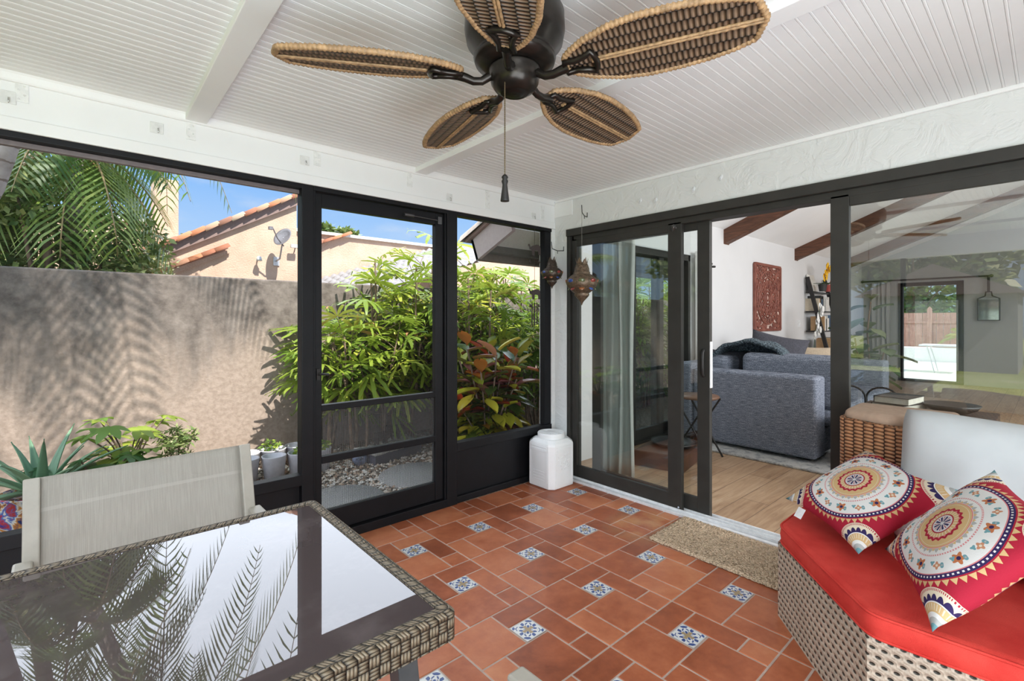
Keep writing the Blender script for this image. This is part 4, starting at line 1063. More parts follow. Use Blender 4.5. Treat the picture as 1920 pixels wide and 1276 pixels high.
# grey back cushions
grey_cloth = plain('pale_grey_canvas', (0.52, 0.535, 0.54), 0.9, var=0.05, scale=5, bump=0.5, bscale=9)
def soft_cushion(label, c, xax, yax, w, h, t):
    xax = Vector(xax).normalized(); n = xax.cross(Vector(yax)).normalized(); yax = n.cross(xax)
    b = MB(); p = 4.0
    def side(s):
        def fn(u, v_):
            x, y = 2 * u - 1, 2 * v_ - 1
            th = max(0.0, (1 - abs(x) ** p) * (1 - abs(y) ** p)) ** 0.5 * (1 + 0.06 * math.sin(3 * x + 2 * y) * math.sin(4 * y + 1))
            kx = 1 - 0.04 * (1 - y * y) - 0.05 * (abs(y) ** 6); ky = 1 - 0.04 * (1 - x * x) - 0.05 * (abs(x) ** 6)
            q = Vector(c) + xax * (x * w / 2 * kx) + yax * (y * h / 2 * ky) + n * (s * t / 2 * th); return q
        return fn
    b.grid(side(-1), 26, 26); b.grid(side(1), 26, 26, flip=True)
    cc = Vector(c); b.v = [tuple(Vector(q) - cc) for q in b.v]
    o = b.build('back_cushion', grey_cloth, weld=True); o.location = cc
    tag(o, label, 'cushion'); return o
soft_cushion('big pale grey back cushion leaning on the woven back behind the two patterned pillows', (2.475, 0.045, 0.675), (0.12, -1, -0.06), (0.42, -0.10, 1), 0.76, 0.54, 0.22)
soft_cushion('pale grey cushion at the right frame edge, lower and nearer than the big grey one', (2.13, -0.36, 0.57), (0.15, -1, -0.1), (0.55, 0.1, 1), 0.56, 0.40, 0.16)

# patterned pillows
def suzani():
    m = MT('embroidered_medallion_cloth', (0.8, 0.8, 0.8), 0.85, spec=0.2)
    ux, uy, _ = m.xyz(m.tc('UV')); X = ux * 2 - 1; Y = uy * 2 - 1
    r = (X * X + Y * Y).sqrt() * 1.09; a = Y.atan2(X)
    white, crim, navy, tan, pink, cream, grey, teal, rust = (0.74, 0.73, 0.70), (0.38, 0.016, 0.038), (0.035, 0.022, 0.09), (0.62, 0.42, 0.20), (0.66, 0.22, 0.22), (0.72, 0.62, 0.47), (0.42, 0.42, 0.40), (0.16, 0.33, 0.36), (0.50, 0.17, 0.07)
    col = None
    def put(mask, c): 
        nonlocal cc; cc = m.mix(mask, cc, c)
    cc = crim
    saw = lambda n, ph=0.0: ((a * (n / (2 * PI)) + ph).fract() - 0.5).abs() * 2          # 1 at cell edges, 0 at centre
    # triangles outside the navy band
    put(r.band(0.94, 1.0) * 1.0, crim)
    tri = (r - 0.955) / 0.085
    put(r.band(0.935, 1.04) * (tri + saw(52) * 1.0).lt(0.95), tan)
    put(r.band(0.925, 0.955), crim)
    put(r.lt(0.935), navy)
    dots = ((a * (84 / (2 * PI))).fract() - 0.5).abs().lt(0.22) * r.band(0.885, 0.91); put(dots, white)
    put(r.lt(0.865), white); put(r.band(0.845, 0.865), pink)
    put(r.lt(0.85), white)
    # flowers in the white band, 14 of them, big and small
    def flowers(n, ph, rad, size, petals, c1, c2):
        fa = ((a * (n / (2 * PI)) + ph).fract() - 0.5) * (2 * PI / n); fx = (r * fa.cos()) - rad; fy = r * fa.sin()
        fr = (fx * fx + fy * fy).sqrt(); ft = fy.atan2(fx)
        put(fr.lt((ft * petals).cos() * (size * 0.22) + size * 0.78), c1); put(fr.lt(size * 0.30), c2)
    flowers(7, 0.5, 0.71, 0.10, 5, rust, navy); flowers(7, 0.0, 0.73, 0.065, 4, (0.55, 0.25, 0.14), cream)
    flowers(14, 0.25, 0.74, 0.045, 2, teal, grey); flowers(14, 0.75, 0.685, 0.042, 3, teal, teal)
    put(r.lt(0.575), pink); put(((a * (90 / (2 * PI))).fract() - 0.5).abs().lt(0.25) * r.band(0.553, 0.572), white); put(r.lt(0.55), white)
    tri2 = (r - 0.455) / 0.075; put(r.band(0.45, 0.54) * (tri2 + saw(26)).lt(0.9), grey); put(r.band(0.45, 0.535) * (tri2 + saw(26, 0.5)).lt(0.55), tan)
    put(r.lt(0.445), pink); put(r.lt(0.43), tan); put(r.band(0.395, 0.402), cream)
    sc = r - saw(18) * -0.035
    put(sc.lt(0.325), crim); put((r + saw(18) * 0.05).lt(0.285), pink); put(r.lt(0.255), tan)
    put(saw(28).gt(0.75) * r.band(0.19, 0.255), cream); put(r.lt(0.185), white); put(r.band(0.165, 0.185), crim)
    put(r.lt(0.165), (0.62, 0.60, 0.60)); put(r.band(0.03, 0.135) * (saw(8) + r * 2.2).lt(0.62), navy); put(r.band(0.05, 0.14) * saw(8).gt(0.86), crim)
    # quarter medallions in the corners
    ax_, ay_ = 1.0 - X.abs(), 1.0 - Y.abs(); rc = (ax_ * ax_ + ay_ * ay_).sqrt(); ac = ay_.atan2(ax_)
    sc2 = lambda n: ((ac * (n / (PI / 2))).fract() - 0.5).abs() * 2
    put(rc.lt(0.47), cream); put(((ac * 18).fract() - 0.5).abs().lt(0.22) * rc.band(0.43, 0.46), crim)
    put((rc + sc2(6) * sc2(6) * 0.06).lt(0.395), navy); put(rc.lt(0.315), white); put(rc.lt(0.30), tan); put(sc2(10).gt(0.7) * rc.band(0.22, 0.29), cream)
    put(rc.lt(0.20), white); put(rc.lt(0.15), grey); put(rc.lt(0.09), teal)
    m.color(cc); v = m.tc(); m.bump(m.noise(v, 300, 2) * 0.4 + m.noise(v, 9, 2), 0.3, 0.006); return m.m
suz = suzani()
white_tag = plain('white_tag', (0.8, 0.8, 0.8), 0.7)
def pillow(label, P0, e1, e2, t, rotuv=0, tagat=None):
    P0, e1, e2 = Vector(P0), Vector(e1), Vector(e2); w, h = e1.length, e2.length
    n = e2.cross(e1).normalized(); xa = e1.normalized(); ya = n.cross(xa) * -1
    ya = e2.normalized(); M = Matrix((( ya.x, xa.x, n.x), (ya.y, xa.y, n.y), (ya.z, xa.z, n.z)))
    b = MB(); p = 2.4
    def side(s):
        def fn(u, v_):
            x, y = 2 * u - 1, 2 * v_ - 1
            th = max(0.0, (1 - abs(x) ** p) * (1 - abs(y) ** p)) ** 0.6
            wr = 1 + 0.05 * math.sin(5 * x + 1) * math.sin(4 * y + 2)
            k = 1 - 0.11 * (1 - y * y) * abs(x) ** 2.5; l = 1 - 0.11 * (1 - x * x) * abs(y) ** 2.5
            return (x * h / 2 * k * 1.02, y * w / 2 * l * 1.02, s * t / 2 * th * wr)
        return fn
    b.grid(side(1), 36, 36); b.grid(side(-1), 36, 36, flip=True)
    o = b.build('throw_pillow', suz, weld=True)
    o.matrix_world = Matrix.Translation(P0 + (e1 + e2) / 2 ) @ M.to_4x4()
    tag(o, label, 'pillow', 'embroidered medallion pillows')
    if tagat:
        b = MB(); b.box(0, 0.045, -0.02, 0.02, -0.001, 0.001); q = b.build('care_tag', white_tag, o); q.location = (-h / 2 * 0.97, tagat, 0); q.rotation_euler = (0, R(155), R(8)); q['label'] = 'small white care tag'
    return o
pillow('red and white medallion pillow lying flatter, next to the open sliding door', (2.075, 0.466, 0.462), (0.312, 0.333, 0.03), (0.2635, -0.242, 0.228), 0.15, tagat=0.12)
pillow('red and white medallion pillow propped steeper, nearer the camera', (1.735, 0.223, 0.445), (0.42, 0.168, 0.035), (0.105, -0.262, 0.325), 0.15)

# ------------------------------------------------------------------ jute mat
m = MT('jute', (0.30, 0.205, 0.115), 0.95, spec=0.1); v = m.tc(); vo = m.voro(v, 95); n = m.noise(v, 40, 4)
m.color(m.ramp(vo * 0.7 + n * 0.4 - 0.05, [(0.1, (0.88, 0.68, 0.48)), (0.55, (0.76, 0.57, 0.39)), (0.95, (0.36, 0.25, 0.16))])); m.bump(vo * -1 + n * 0.6, 1.0, 0.02); jute = m.m
b = MB(); rr = random.Random(2); nx, ny = 70, 110; cache = {}
def jf(u, w):
    e = min(u, 1 - u, w, 1 - w); k = (round(u * nx), round(w * ny))
    if k not in cache: cache[k] = rr.uniform(-0.004, 0.005)
    return (2.485 + 0.445 * u + 0.02 * w + (cache[k] * 1.2 if e < 0.012 else 0), 0.835 + 0.765 * w + u * 0.02 + (cache[k] * 1.2 if e < 0.012 else 0), 0.004 + min(1, e / 0.02) * 0.014 + cache[k] * (1 if e > 0 else 0))
b.grid(jf, nx, ny); o = b.build('door_mat', jute); tag(o, 'brown jute door mat on the tiles in front of the sliding doors', 'mat')

# ------------------------------------------------------------------ white storage bin
white_plastic = plain('white_plastic', (0.87, 0.87, 0.87), 0.4, var=0.03, scale=6)
bn = thing('storage_bin', 'white plastic storage bin with a round screw lid in the corner', 'bin', (2.785, 2.665, 0))
def octa(h, c): return [(h, -h + c), (h, h - c), (h - c, h), (-h + c, h), (-h, h - c), (-h, -h + c), (-h + c, -h), (h - c, -h)]
b = MB(); lv = [(0.128, 0.0, 0.03), (0.138, 0.008, 0.034), (0.140, 0.03, 0.036), (0.140, 0.33, 0.036), (0.136, 0.345, 0.038), (0.118, 0.368, 0.045), (0.112, 0.372, 0.05)]
for (h0, z0, c0), (h1, z1, c1_) in zip(lv, lv[1:]): loft(b, octa(h0, c0), z0, octa(h1, c1_), z1, z0, z1)
top_poly(b, octa(lv[-1][0], lv[-1][2]), lv[-1][1]); top_poly(b, octa(lv[0][0], lv[0][2]), 0, down=True); o = b.build('body', white_plastic, bn, weld=True)
for p in o.data.polygons: p.use_smooth = False
b = MB(); b.lathe([(0.105, 0.365), (0.108, 0.372), (0.108, 0.405), (0.103, 0.412), (0.095, 0.412), (0.09, 0.402), (0.035, 0.402), (0.03, 0.410), (0.0, 0.410)], 36)
for k in range(4): b.box(-0.095, 0.095, -0.016, 0.016, 0.400, 0.409, M=Matrix.Rotation(k * PI / 4 + 0.2, 4, 'Z'))
b.build('lid', white_plastic, bn)
b = MB()
for face in (0, 1):
    Mf = Matrix.Rotation(-PI / 2 * face, 4, 'Z')
    b.box(-0.085, 0.085, -0.1445, -0.139, 0.285, 0.305, M=Mf); b.box(-0.085, 0.085, -0.1445, -0.139, 0.318, 0.324, M=Mf)
    for q in (-0.095, 0.089): b.box(q, q + 0.006, -0.1425, -0.139, 0.05, 0.28, M=Mf)
    for k in range(4): b.box(-0.06, 0.06, -0.1425, -0.139, 0.06 + 0.022 * k, 0.066 + 0.022 * k, M=Mf) if face else None
b.build('handle_grip', white_plastic, bn, bevel=0.0015)
b = MB(); rr = random.Random(3)
for k in range(34): b.ell((0.0 + rr.uniform(-0.065, 0.065), -0.141, rr.uniform(0.15, 0.265)), (rr.uniform(0.005, 0.012), 0.003, rr.uniform(0.005, 0.012)), 7, 4)
b.build('embossed_panel', white_plastic, bn)

# ------------------------------------------------------------------ lanterns, hooks, chime
gls = [plain('amber_glass', (0.30, 0.10, 0.03), 0.15, spec=0.8), plain('blue_glass', (0.03, 0.07, 0.28), 0.15, spec=0.8), plain('green_glass', (0.10, 0.12, 0.05), 0.15, spec=0.8), plain('red_glass', (0.22, 0.02, 0.015), 0.15, spec=0.8)]
lan_m = plain('dark_tin', (0.075, 0.055, 0.042), 0.35, 0.6, var=0.4, scale=60, bump=0.5, bscale=130)
def lantern(label, loc, s, metal, hookpt, hook_out):
    t = thing('hanging_lantern', label, 'lantern', loc, 0.3, 'hanging tin lanterns'); t.scale = (s,) * 3
    b = MB(); b.lathe([(0.0, -0.195), (0.004, -0.185), (0.012, -0.165), (0.05, -0.125), (0.058, -0.11), (0.052, -0.10), (0.062, -0.095), (0.075, -0.085), (0.11, -0.05), (0.122, -0.02), (0.118, 0.005), (0.085, 0.035), (0.062, 0.05), (0.066, 0.058), (0.058, 0.066), (0.056, 0.09), (0.046, 0.12), (0.034, 0.135), (0.0, 0.14)], 20)
    b.build('body', metal, t)
    b = MB()
    for k in range(6):
        a = k * PI / 3; c_ = Vector((0.04 * math.cos(a), 0.04 * math.sin(a), 0.125)); d = Vector((math.cos(a), math.sin(a), 0))
        tg = Vector((-math.sin(a), math.cos(a), 0)); b._add([c_ - tg * 0.02, c_ + tg * 0.02, c_ + d * 0.010 + Vector((0, 0, 0.05)), c_ - d * 0.004 - tg * 0.02, c_ - d * 0.004 + tg * 0.02], [(0, 1, 2), (3, 2, 4), (0, 2, 3), (1, 4, 2)])
    b.build('crown', metal, t)
    for k in range(8):
        a = (k + 0.5) * PI / 4
        for zz, rr_, w, h, gi in ((-0.066, 0.098, 0.022, 0.016, k % 4), (-0.008, 0.119, 0.026, 0.016, (k + 2) % 4)):
            b = MB(); b.ell((0, 0, 0), (0.006, w, h), 8, 6)
            o = b.build('glass_jewel', gls[gi], t); o.location = (rr_ * math.cos(a), rr_ * math.sin(a), zz); o.rotation_euler = (0, R(-38 if zz < -0.03 else 12), a)
    return t
def hook(label, base, out, up=0.05):
    base = Vector(base); out = Vector(out); tip = base + out
    b = MB(); b.tube([base + Vector((0, 0, 0.0)), base + out * 0.55 + Vector((0, 0, -0.012)), tip + Vector((0, 0, -0.004)), tip + out.normalized() * 0.012 + Vector((0, 0, up))], 0.0032, 6)
    b.tube([base, base + Vector((0, 0, 0.035))], 0.0035, 6); b.tube([base + out * 0.55 + Vector((0, 0, -0.012)), base + out * 0.55 + Vector((0, 0, -0.035))], 0.0025, 6)
    o = b.build('wall_hook', black_metal); tag(o, label, 'hook'); return o
LP1, LP2 = Vector((2.79, 2.66, 1.685)), Vector((2.80, 2.36, 1.60))
lantern('dark tin lantern with blue glass hanging in the corner before the white column', LP1, 0.70, lan_m, None, None)
lantern('larger tin lantern with coloured glass hanging in front of the fixed glass door', LP2, 0.98, plain('warm_tin', (0.15, 0.105, 0.07), 0.4, 0.5, var=0.4, scale=60, bump=0.5, bscale=130), None, None)
def cord(label, a, c):
    b = MB(); b.tube([a, c], 0.0016, 5); tag(b.build('hanging_wire', plain('thin_wire', (0.2, 0.19, 0.18), 0.5)), label, 'wire')
hook('black bent wall hook above the larger lantern', (2.972, 2.45, 2.115), (-0.17, -0.09, 0))
cord('thin wire from the black wall hook to the larger lantern', (2.80, 2.36, 2.115), (2.80, 2.36, 1.735))
hook('black bent hook on the white column holding the corner lantern', (2.972, 2.70, 1.875), (-0.18, -0.04, 0))
cord('thin wire from the column hook to the corner lantern', (2.79, 2.66, 1.875), (2.79, 2.66, 1.78))
EL = [(-0.5, 0.42), (-0.44, 0.47), (-0.36, 0.42), (-0.33, 0.28), (-0.28, 0.22), (-0.2, 0.30), (-0.05, 0.34), (0.12, 0.40), (0.3, 0.38), (0.42, 0.28), (0.47, 0.10), (0.47, -0.12), (0.46, -0.42), (0.30, -0.42), (0.29, -0.15), (0.2, -0.06), (0.05, -0.04), (0.0, -0.14), (-0.02, -0.42), (-0.18, -0.42), (-0.2, -0.1), (-0.27, 0.0), (-0.36, 0.02), (-0.4, 0.12), (-0.42, 0.26), (-0.5, 0.34)]
rust_m = plain('dark_rusty_metal', (0.03, 0.018, 0.015), 0.7)
ch = thing('wind_chime', 'rusty wind chime of cut out elephants with bells hanging at the screen corner', 'wind chime', (2.705, 2.772, 2.04), R(-42))
b = MB(); b.tube([(0, 0, 0), (0, 0, -0.80)], 0.0016, 5); b.build('string', rust_m, ch)
for k, (zz, s) in enumerate(((-0.175, 0.105), (-0.53, 0.10))):
    b = MB(); b.prism([(x * s, z * s) for x, z in EL], -0.002, 0.002, Matrix(((1, 0, 0, 0), (0, 0, -1, 0), (0, 1, 0, zz), (0, 0, 0, 1)))); e = b.build('elephant', rust_m, ch)
    for q in (-0.035, 0.035):
        b = MB(); b.tube([(q, 0, zz - 0.04), (q, 0, zz - 0.08)], 0.0012, 5); b.lathe([(0.002, zz - 0.078), (0.006, zz - 0.085), (0.010, zz - 0.105), (0.0, zz - 0.105)], 10, (q, 0, 0)); b.build('bell', rust_m, e)
for q in (-0.02, 0.0, 0.02):
    b = MB(); b.tube([(q, 0, -0.60), (q, 0, -0.78)], 0.005, 8); b.build('chime_tube', rust_m, ch)
# ================================================================== garden
def leaf_mat(name, stops, tcol, tr=0.3, rough=0.42):
    m = MT(name, (0.1, 0.2, 0.05), rough, spec=0.4); c = m.ramp(m.attr('tone'), stops); m.color(c); m.transl(tr, tcol); return m.m
palm_leaf = leaf_mat('lady_palm_leaf', [(0.0, (0.045, 0.095, 0.015)), (0.35, (0.12, 0.205, 0.025)), (0.65, (0.27, 0.345, 0.045)), (0.9, (0.52, 0.49, 0.07)), (1.0, (0.48, 0.24, 0.12))], (0.30, 0.42, 0.05))
frond_leaf = leaf_mat('palm_frond_leaf', [(0.0, (0.04, 0.09, 0.025)), (0.5, (0.11, 0.20, 0.035)), (0.85, (0.26, 0.32, 0.07)), (1.0, (0.42, 0.30, 0.13))], (0.25, 0.38, 0.06), 0.3)
bush_leaf = leaf_mat('bush_leaf', [(0.0, (0.05, 0.11, 0.035)), (0.4, (0.18, 0.26, 0.08)), (0.75, (0.38, 0.42, 0.18)), (1.0, (0.55, 0.50, 0.30))], (0.25, 0.30, 0.08), 0.25)
aloe_leaf = leaf_mat('aloe_leaf', [(0.0, (0.12, 0.24, 0.14)), (1.0, (0.32, 0.46, 0.28))], (0.2, 0.3, 0.15), 0.05, 0.45)
lobed_leaf = leaf_mat('lobed_leaf', [(0.0, (0.02, 0.085, 0.035)), (0.5, (0.07, 0.19, 0.04)), (1.0, (0.38, 0.44, 0.07))], (0.3, 0.45, 0.06), 0.3)
croton_leaf = leaf_mat('croton_leaf', [(0.0, (0.02, 0.045, 0.015)), (0.3, (0.05, 0.11, 0.02)), (0.45, (0.40, 0.42, 0.03)), (0.58, (0.55, 0.50, 0.05)), (0.66, (0.45, 0.05, 0.015)), (0.78, (0.20, 0.03, 0.02)), (0.88, (0.50, 0.16, 0.17)), (1.0, (0.10, 0.06, 0.03))], (0.35, 0.25, 0.05), 0.2, 0.25)
bark = plain('palm_bark', (0.19, 0.13, 0.09), 0.9, var=0.35, scale=20, bump=0.5, bscale=40)
m = MT('ringed_trunk', (0.36, 0.29, 0.27), 0.85); v = m.tc('Object', (1, 1, 1)); x, y, z = m.xyz(v); n = m.noise(v, 9, 5)
rg = ((z * 9 + n * 0.7).fract() - 0.5).abs().gt(0.43); m.color(m.mix(rg, m.ramp(n, [(0.3, (0.27, 0.22, 0.20)), (0.7, (0.48, 0.42, 0.40))]), (0.20, 0.15, 0.13))); m.bump(n, 0.5, 0.02); trunk_m = m.m

# ---------- ground and garden wall
m = MT('mulch_soil', (0.2, 0.15, 0.11), 0.95); v = m.tc(); n = m.noise(v, 35, 5, 0.7); vo = m.voro(v, 40)
m.color(m.ramp(n * 0.7 + vo * 0.3, [(0.3, (0.07, 0.045, 0.03)), (0.5, (0.22, 0.16, 0.11)), (0.7, (0.42, 0.35, 0.28))])); m.bump(vo, 1.0, 0.03); soil = m.m
b = MB(); b.box(-9, 12, 2.95, 5.25, -0.3, -0.06); struct(b.build('ground_garden', soil))
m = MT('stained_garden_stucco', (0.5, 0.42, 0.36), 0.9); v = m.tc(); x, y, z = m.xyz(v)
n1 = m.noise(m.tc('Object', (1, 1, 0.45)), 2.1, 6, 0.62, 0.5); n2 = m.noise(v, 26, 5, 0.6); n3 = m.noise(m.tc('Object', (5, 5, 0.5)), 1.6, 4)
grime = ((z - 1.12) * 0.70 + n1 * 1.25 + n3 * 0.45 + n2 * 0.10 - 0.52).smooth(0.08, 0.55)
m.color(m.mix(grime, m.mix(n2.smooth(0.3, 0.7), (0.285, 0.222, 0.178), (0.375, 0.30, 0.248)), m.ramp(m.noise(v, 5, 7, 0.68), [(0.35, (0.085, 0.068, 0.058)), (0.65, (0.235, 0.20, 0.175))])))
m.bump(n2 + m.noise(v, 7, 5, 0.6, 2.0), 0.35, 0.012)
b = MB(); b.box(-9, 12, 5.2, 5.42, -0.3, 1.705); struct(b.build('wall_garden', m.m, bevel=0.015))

# ---------- gravel, stepping stones
m = MT('gravel_stone', (0.5, 0.4, 0.3), 0.8); m.color(m.ramp(m.attr('tone'), [(0.0, (0.22, 0.11, 0.06)), (0.25, (0.48, 0.33, 0.22)), (0.55, (0.72, 0.61, 0.50)), (1.0, (0.85, 0.80, 0.74))])); pebble_m = m.m
b = MB(); rr = random.Random(9)
octv = [(1, 0, 0), (0, 1, 0), (-1, 0, 0), (0, -1, 0), (0, 0, 1)]
for k in range(5200):
    x = rr.uniform(0.9, 3.3); y = rr.uniform(3.0, 5.0); s = rr.uniform(0.009, 0.024); Rz = Matrix.Rotation(rr.uniform(0, 6), 3, 'Z') @ Matrix.Rotation(rr.uniform(-0.5, 0.5), 3, 'X')
    c = Vector((x, y, -0.058 + rr.uniform(0, 0.014))); b.tone = rr.random()
    sq = (rr.uniform(0.8, 1.5), rr.uniform(0.6, 1.0), rr.uniform(0.5, 0.9))
    vs = [c + Rz @ Vector((p[0] * s * sq[0], p[1] * s * sq[1], p[2] * s * sq[2])) for p in octv]
    b._add(vs, [(0, 1, 4), (1, 2, 4), (2, 3, 4), (3, 0, 4)], 0, True)
tag(b.build('gravel', pebble_m), 'loose pale and rust gravel around the stepping stones', 'gravel', kind='stuff')
stone_m = mk_stucco('stepping_stone_grey', (0.44, 0.42, 0.40), 30, 0.6)
for lab, x, y, r in (('round grey stepping stone outside the screen door, nearer the right post', 2.17, 3.68, 0.33), ('round grey stepping stone outside the screen door, nearer the left post', 1.42, 3.52, 0.33), ('round grey stepping stone just beyond the door threshold', 1.75, 3.13, 0.20)):
    b = MB(); b.lathe([(0, -0.06), (r, -0.06), (r + 0.005, -0.045), (r - 0.012, -0.028), (0, -0.026)], 36); o = b.build('stepping_stone', stone_m); o.location = (x, y, 0); tag(o, lab, 'paving stone', 'stepping stones')

# ---------- lady palms
def fan_leaf(b, base, aim, size, rr, n=None, droop=0.35, ymax=9e9):
    aim = Vector(aim).normalized(); side = aim.cross(Vector((0, 0, 1)))
    if side.length < 0.1: side = Vector((1, 0, 0))
    side.normalize(); up = side.cross(aim).normalized(); n = n or rr.randint(6, 9)
    tilt = rr.uniform(-0.5, 0.5); side, up = side * math.cos(tilt) + up * math.sin(tilt), up * math.cos(tilt) - side * math.sin(tilt)
    sp = rr.uniform(1.3, 1.75)
    for k in range(n):
        a = lerp(-sp, sp, k / (n - 1)) + rr.uniform(-0.06, 0.06); d = (aim * math.cos(a) + side * math.sin(a)).normalized(); s = d.cross(up).normalized()
        L = size * (0.85 + 0.2 * math.cos(a)) * rr.uniform(0.88, 1.1); w = size * 0.062 * rr.uniform(0.85, 1.2); vs = []
        for f, ww in ((0.03, 0.25), (0.3, 0.85), (0.65, 1.0), (0.93, 0.7), (1.0, 0.35)):
            p = base + d * (L * f) + Vector((0, 0, -1)) * (droop * L * f * f * rr.uniform(0.7, 1.3)) + up * 0.02
            if p.y > ymax: p.y = ymax - 0.02 * rr.random()
            vs += [p - s * w * ww, p + s * w * ww]
        for q_ in vs: q_.y = min(q_.y, ymax)
        b._add(vs, [(2 * i, 2 * i + 1, 2 * i + 3, 2 * i + 2) for i in range(4)], 0, True)
def lady_palm(label, loc, h, nst, spread, seed, tone=(0.15, 0.75), leaves=9, size=0.27, low=0.35):
    rr = random.Random(seed); t = thing('lady_palm', label, 'palm', loc, 0, 'lady palms along the garden wall'); fb = MB(); sbm = MB()
    for k in range(nst):
        a = rr.uniform(0, 2 * PI); r0 = spread * 0.55 * rr.random() ** 0.5; r1 = spread * rr.random() ** 0.5
        p0 = Vector((r0 * math.cos(a), r0 * math.sin(a) * 0.7, 0)); hh = h * rr.uniform(0.55, 1.0); p1 = Vector((r1 * math.cos(a), r1 * math.sin(a) * 0.7, hh))
        mid = (p0 + p1) / 2 + Vector((rr.uniform(-0.05, 0.05), rr.uniform(-0.05, 0.05), 0.1)); sbm.tube([p0, mid, p1], [0.014, 0.013, 0.008], 6)
        for q in range(leaves):
            f = lerp(low, 1.0, (q + rr.random() * 0.6) / leaves); p = p0.lerp(mid, f * 2) if f < 0.5 else mid.lerp(p1, f * 2 - 1)
            aa = q * 2.4 + rr.uniform(-0.5, 0.5); el = lerp(0.05, 0.9, (f - low) / (1.001 - low)) + rr.uniform(-0.25, 0.25)
            d = Vector((math.cos(aa) * math.cos(el), math.sin(aa) * math.cos(el), math.sin(el))); pl = rr.uniform(0.16, 0.34)
            e = p + d * pl; e.y = min(e.y, 5.17 - loc[1]); sbm.tube([p, e], 0.0035, 4, caps=False)
            fb.tone = min(1, max(0, lerp(tone[0], tone[1], 0.3 * f + 0.7 * rr.random()))) if rr.random() > 0.03 else 1.0
            fan_leaf(fb, e, d + Vector((0, 0, -0.25)), size * rr.uniform(0.8, 1.15), rr, ymax=5.185 - loc[1])
    fb.build('foliage', palm_leaf, t); sbm.build('stem', bark, t); return t
lady_palm('leftmost lady palm, its fan leaves throwing a sharp shadow on the garden wall', (1.72, 4.72, -0.06), 1.35, 7, 0.34, 1, (0.2, 0.7), 8, 0.27, 0.45)
lady_palm('bright low lady palm seen through the left half of the screen door', (2.08, 4.45, -0.06), 1.25, 7, 0.30, 2, (0.3, 0.85), 8, 0.28, 0.5)
lady_palm('full lady palm in the middle of the screen door view', (2.55, 4.66, -0.06), 2.0, 12, 0.36, 3, (0.3, 0.9), 9, 0.29, 0.42)
lady_palm('tall yellow green lady palm rising to the sky beside the right door post', (3.15, 4.7, -0.06), 2.5, 13, 0.45, 4, (0.35, 0.95), 10, 0.30, 0.35)
lady_palm('lady palm with yellow tips at the left edge of the narrow screen panel', (3.25, 4.25, -0.06), 1.85, 9, 0.36, 5, (0.25, 0.9), 9, 0.28, 0.35)
lady_palm('dense lady palm under the roof eave, behind the croton', (3.75, 4.60, -0.06), 2.05, 11, 0.42, 6, (0.1, 0.7), 10, 0.28, 0.3)
lady_palm('dark lady palm under the roof eave, right of the one behind the croton', (4.35, 4.45, -0.06), 1.95, 10, 0.40, 7, (0.05, 0.6), 10, 0.28, 0.25)
lady_palm('lady palm outside the indoor garden door, seen through the glass', (5.25, 4.55, -0.06), 1.95, 11, 0.45, 8, (0.2, 0.8), 10, 0.28, 0.2)
lady_palm('lady palm outside the indoor garden door, half hidden by its right jamb', (6.75, 4.3, -0.06), 2.0, 11, 0.45, 19, (0.2, 0.9), 10, 0.28, 0.15)
lady_palm('far lady palm beyond the indoor garden door', (6.3, 4.55, -0.06), 2.0, 11, 0.5, 9, (0.2, 0.85), 10, 0.28, 0.2)
lady_palm('farthest lady palm along the garden wall', (7.6, 4.6, -0.06), 2.0, 10, 0.5, 10, (0.2, 0.85), 9, 0.30, 0.2)

# ---------- croton
t = thing('croton', 'croton bush with red, yellow and dark green broad leaves outside the narrow screen panel', 'shrub', (2.80, 3.48, -0.06)); rr = random.Random(21); fb = MB(); sb_ = MB()
for k in range(28):
    a = rr.uniform(0, 6.28); r1 = 0.34 * rr.random() ** 0.5; hh = rr.uniform(0.55, 1.12); p1 = Vector((r1 * math.cos(a), r1 * math.sin(a), hh)); sb_.tube([(r1 * 0.2 * math.cos(a), r1 * 0.2 * math.sin(a), 0), p1 * 0.6 + Vector((0, 0, 0.05)), p1], 0.008, 5)
    for q in range(13):
        f = 0.42 + 0.58 * q / 12; p = p1 * f; aa = q * 2.4 + k; el = lerp(-0.35, 0.75, (f - 0.42) / 0.58) + rr.uniform(-0.3, 0.3); L = rr.uniform(0.16, 0.27)
        Rm = Matrix.Rotation(aa, 3, 'Z') @ Matrix.Rotation(-el, 3, 'Y'); fb.tone = rr.random() * (0.6 if q < 5 else 1.0)
        def lf(u, w, Rm=Rm, p=p, L=L):
            s = math.sin(PI * (0.03 + 0.94 * w)) ** 0.75 * 0.25 * L; return p + Rm @ Vector((0.04 + w * L, (u - 0.5) * 2 * s, abs(u - 0.5) * 0.05 - 0.3 * L * w * w))
        fb.grid(lf, 2, 5)
fb.build('foliage', croton_leaf, t); sb_.build('stem', bark, t)

# ---------- potted plants behind the left screen
def pot(b, r, h, flare=0.78): b.lathe([(0, 0), (r * flare, 0), (r * 0.97, h * 0.84), (r * 1.06, h * 0.85), (r * 1.06, h), (r * 0.94, h), (r * 0.88, h * 0.86), (0, h * 0.80)], 28); return b
m = MT('painted_blue_red_glaze', (0.1, 0.1, 0.3), 0.2); v = m.tc(); vo = m.voro(v, 13); n = m.noise(v, 11, 2, 0.5, 2.5)
m.color(m.ramp(n * 0.75 + vo * 0.5 - 0.1, [(0.25, (0.02, 0.04, 0.22)), (0.40, (0.42, 0.035, 0.02)), (0.5, (0.04, 0.12, 0.35)), (0.58, (0.65, 0.62, 0.55)), (0.66, (0.50, 0.20, 0.03)), (0.8, (0.02, 0.03, 0.12))])); talavera = m.m
t = thing('potted_aloe', 'spiky aloe in a round pot painted blue and red, behind the left screen', 'potted plant', (-0.20, 4.20, -0.06))
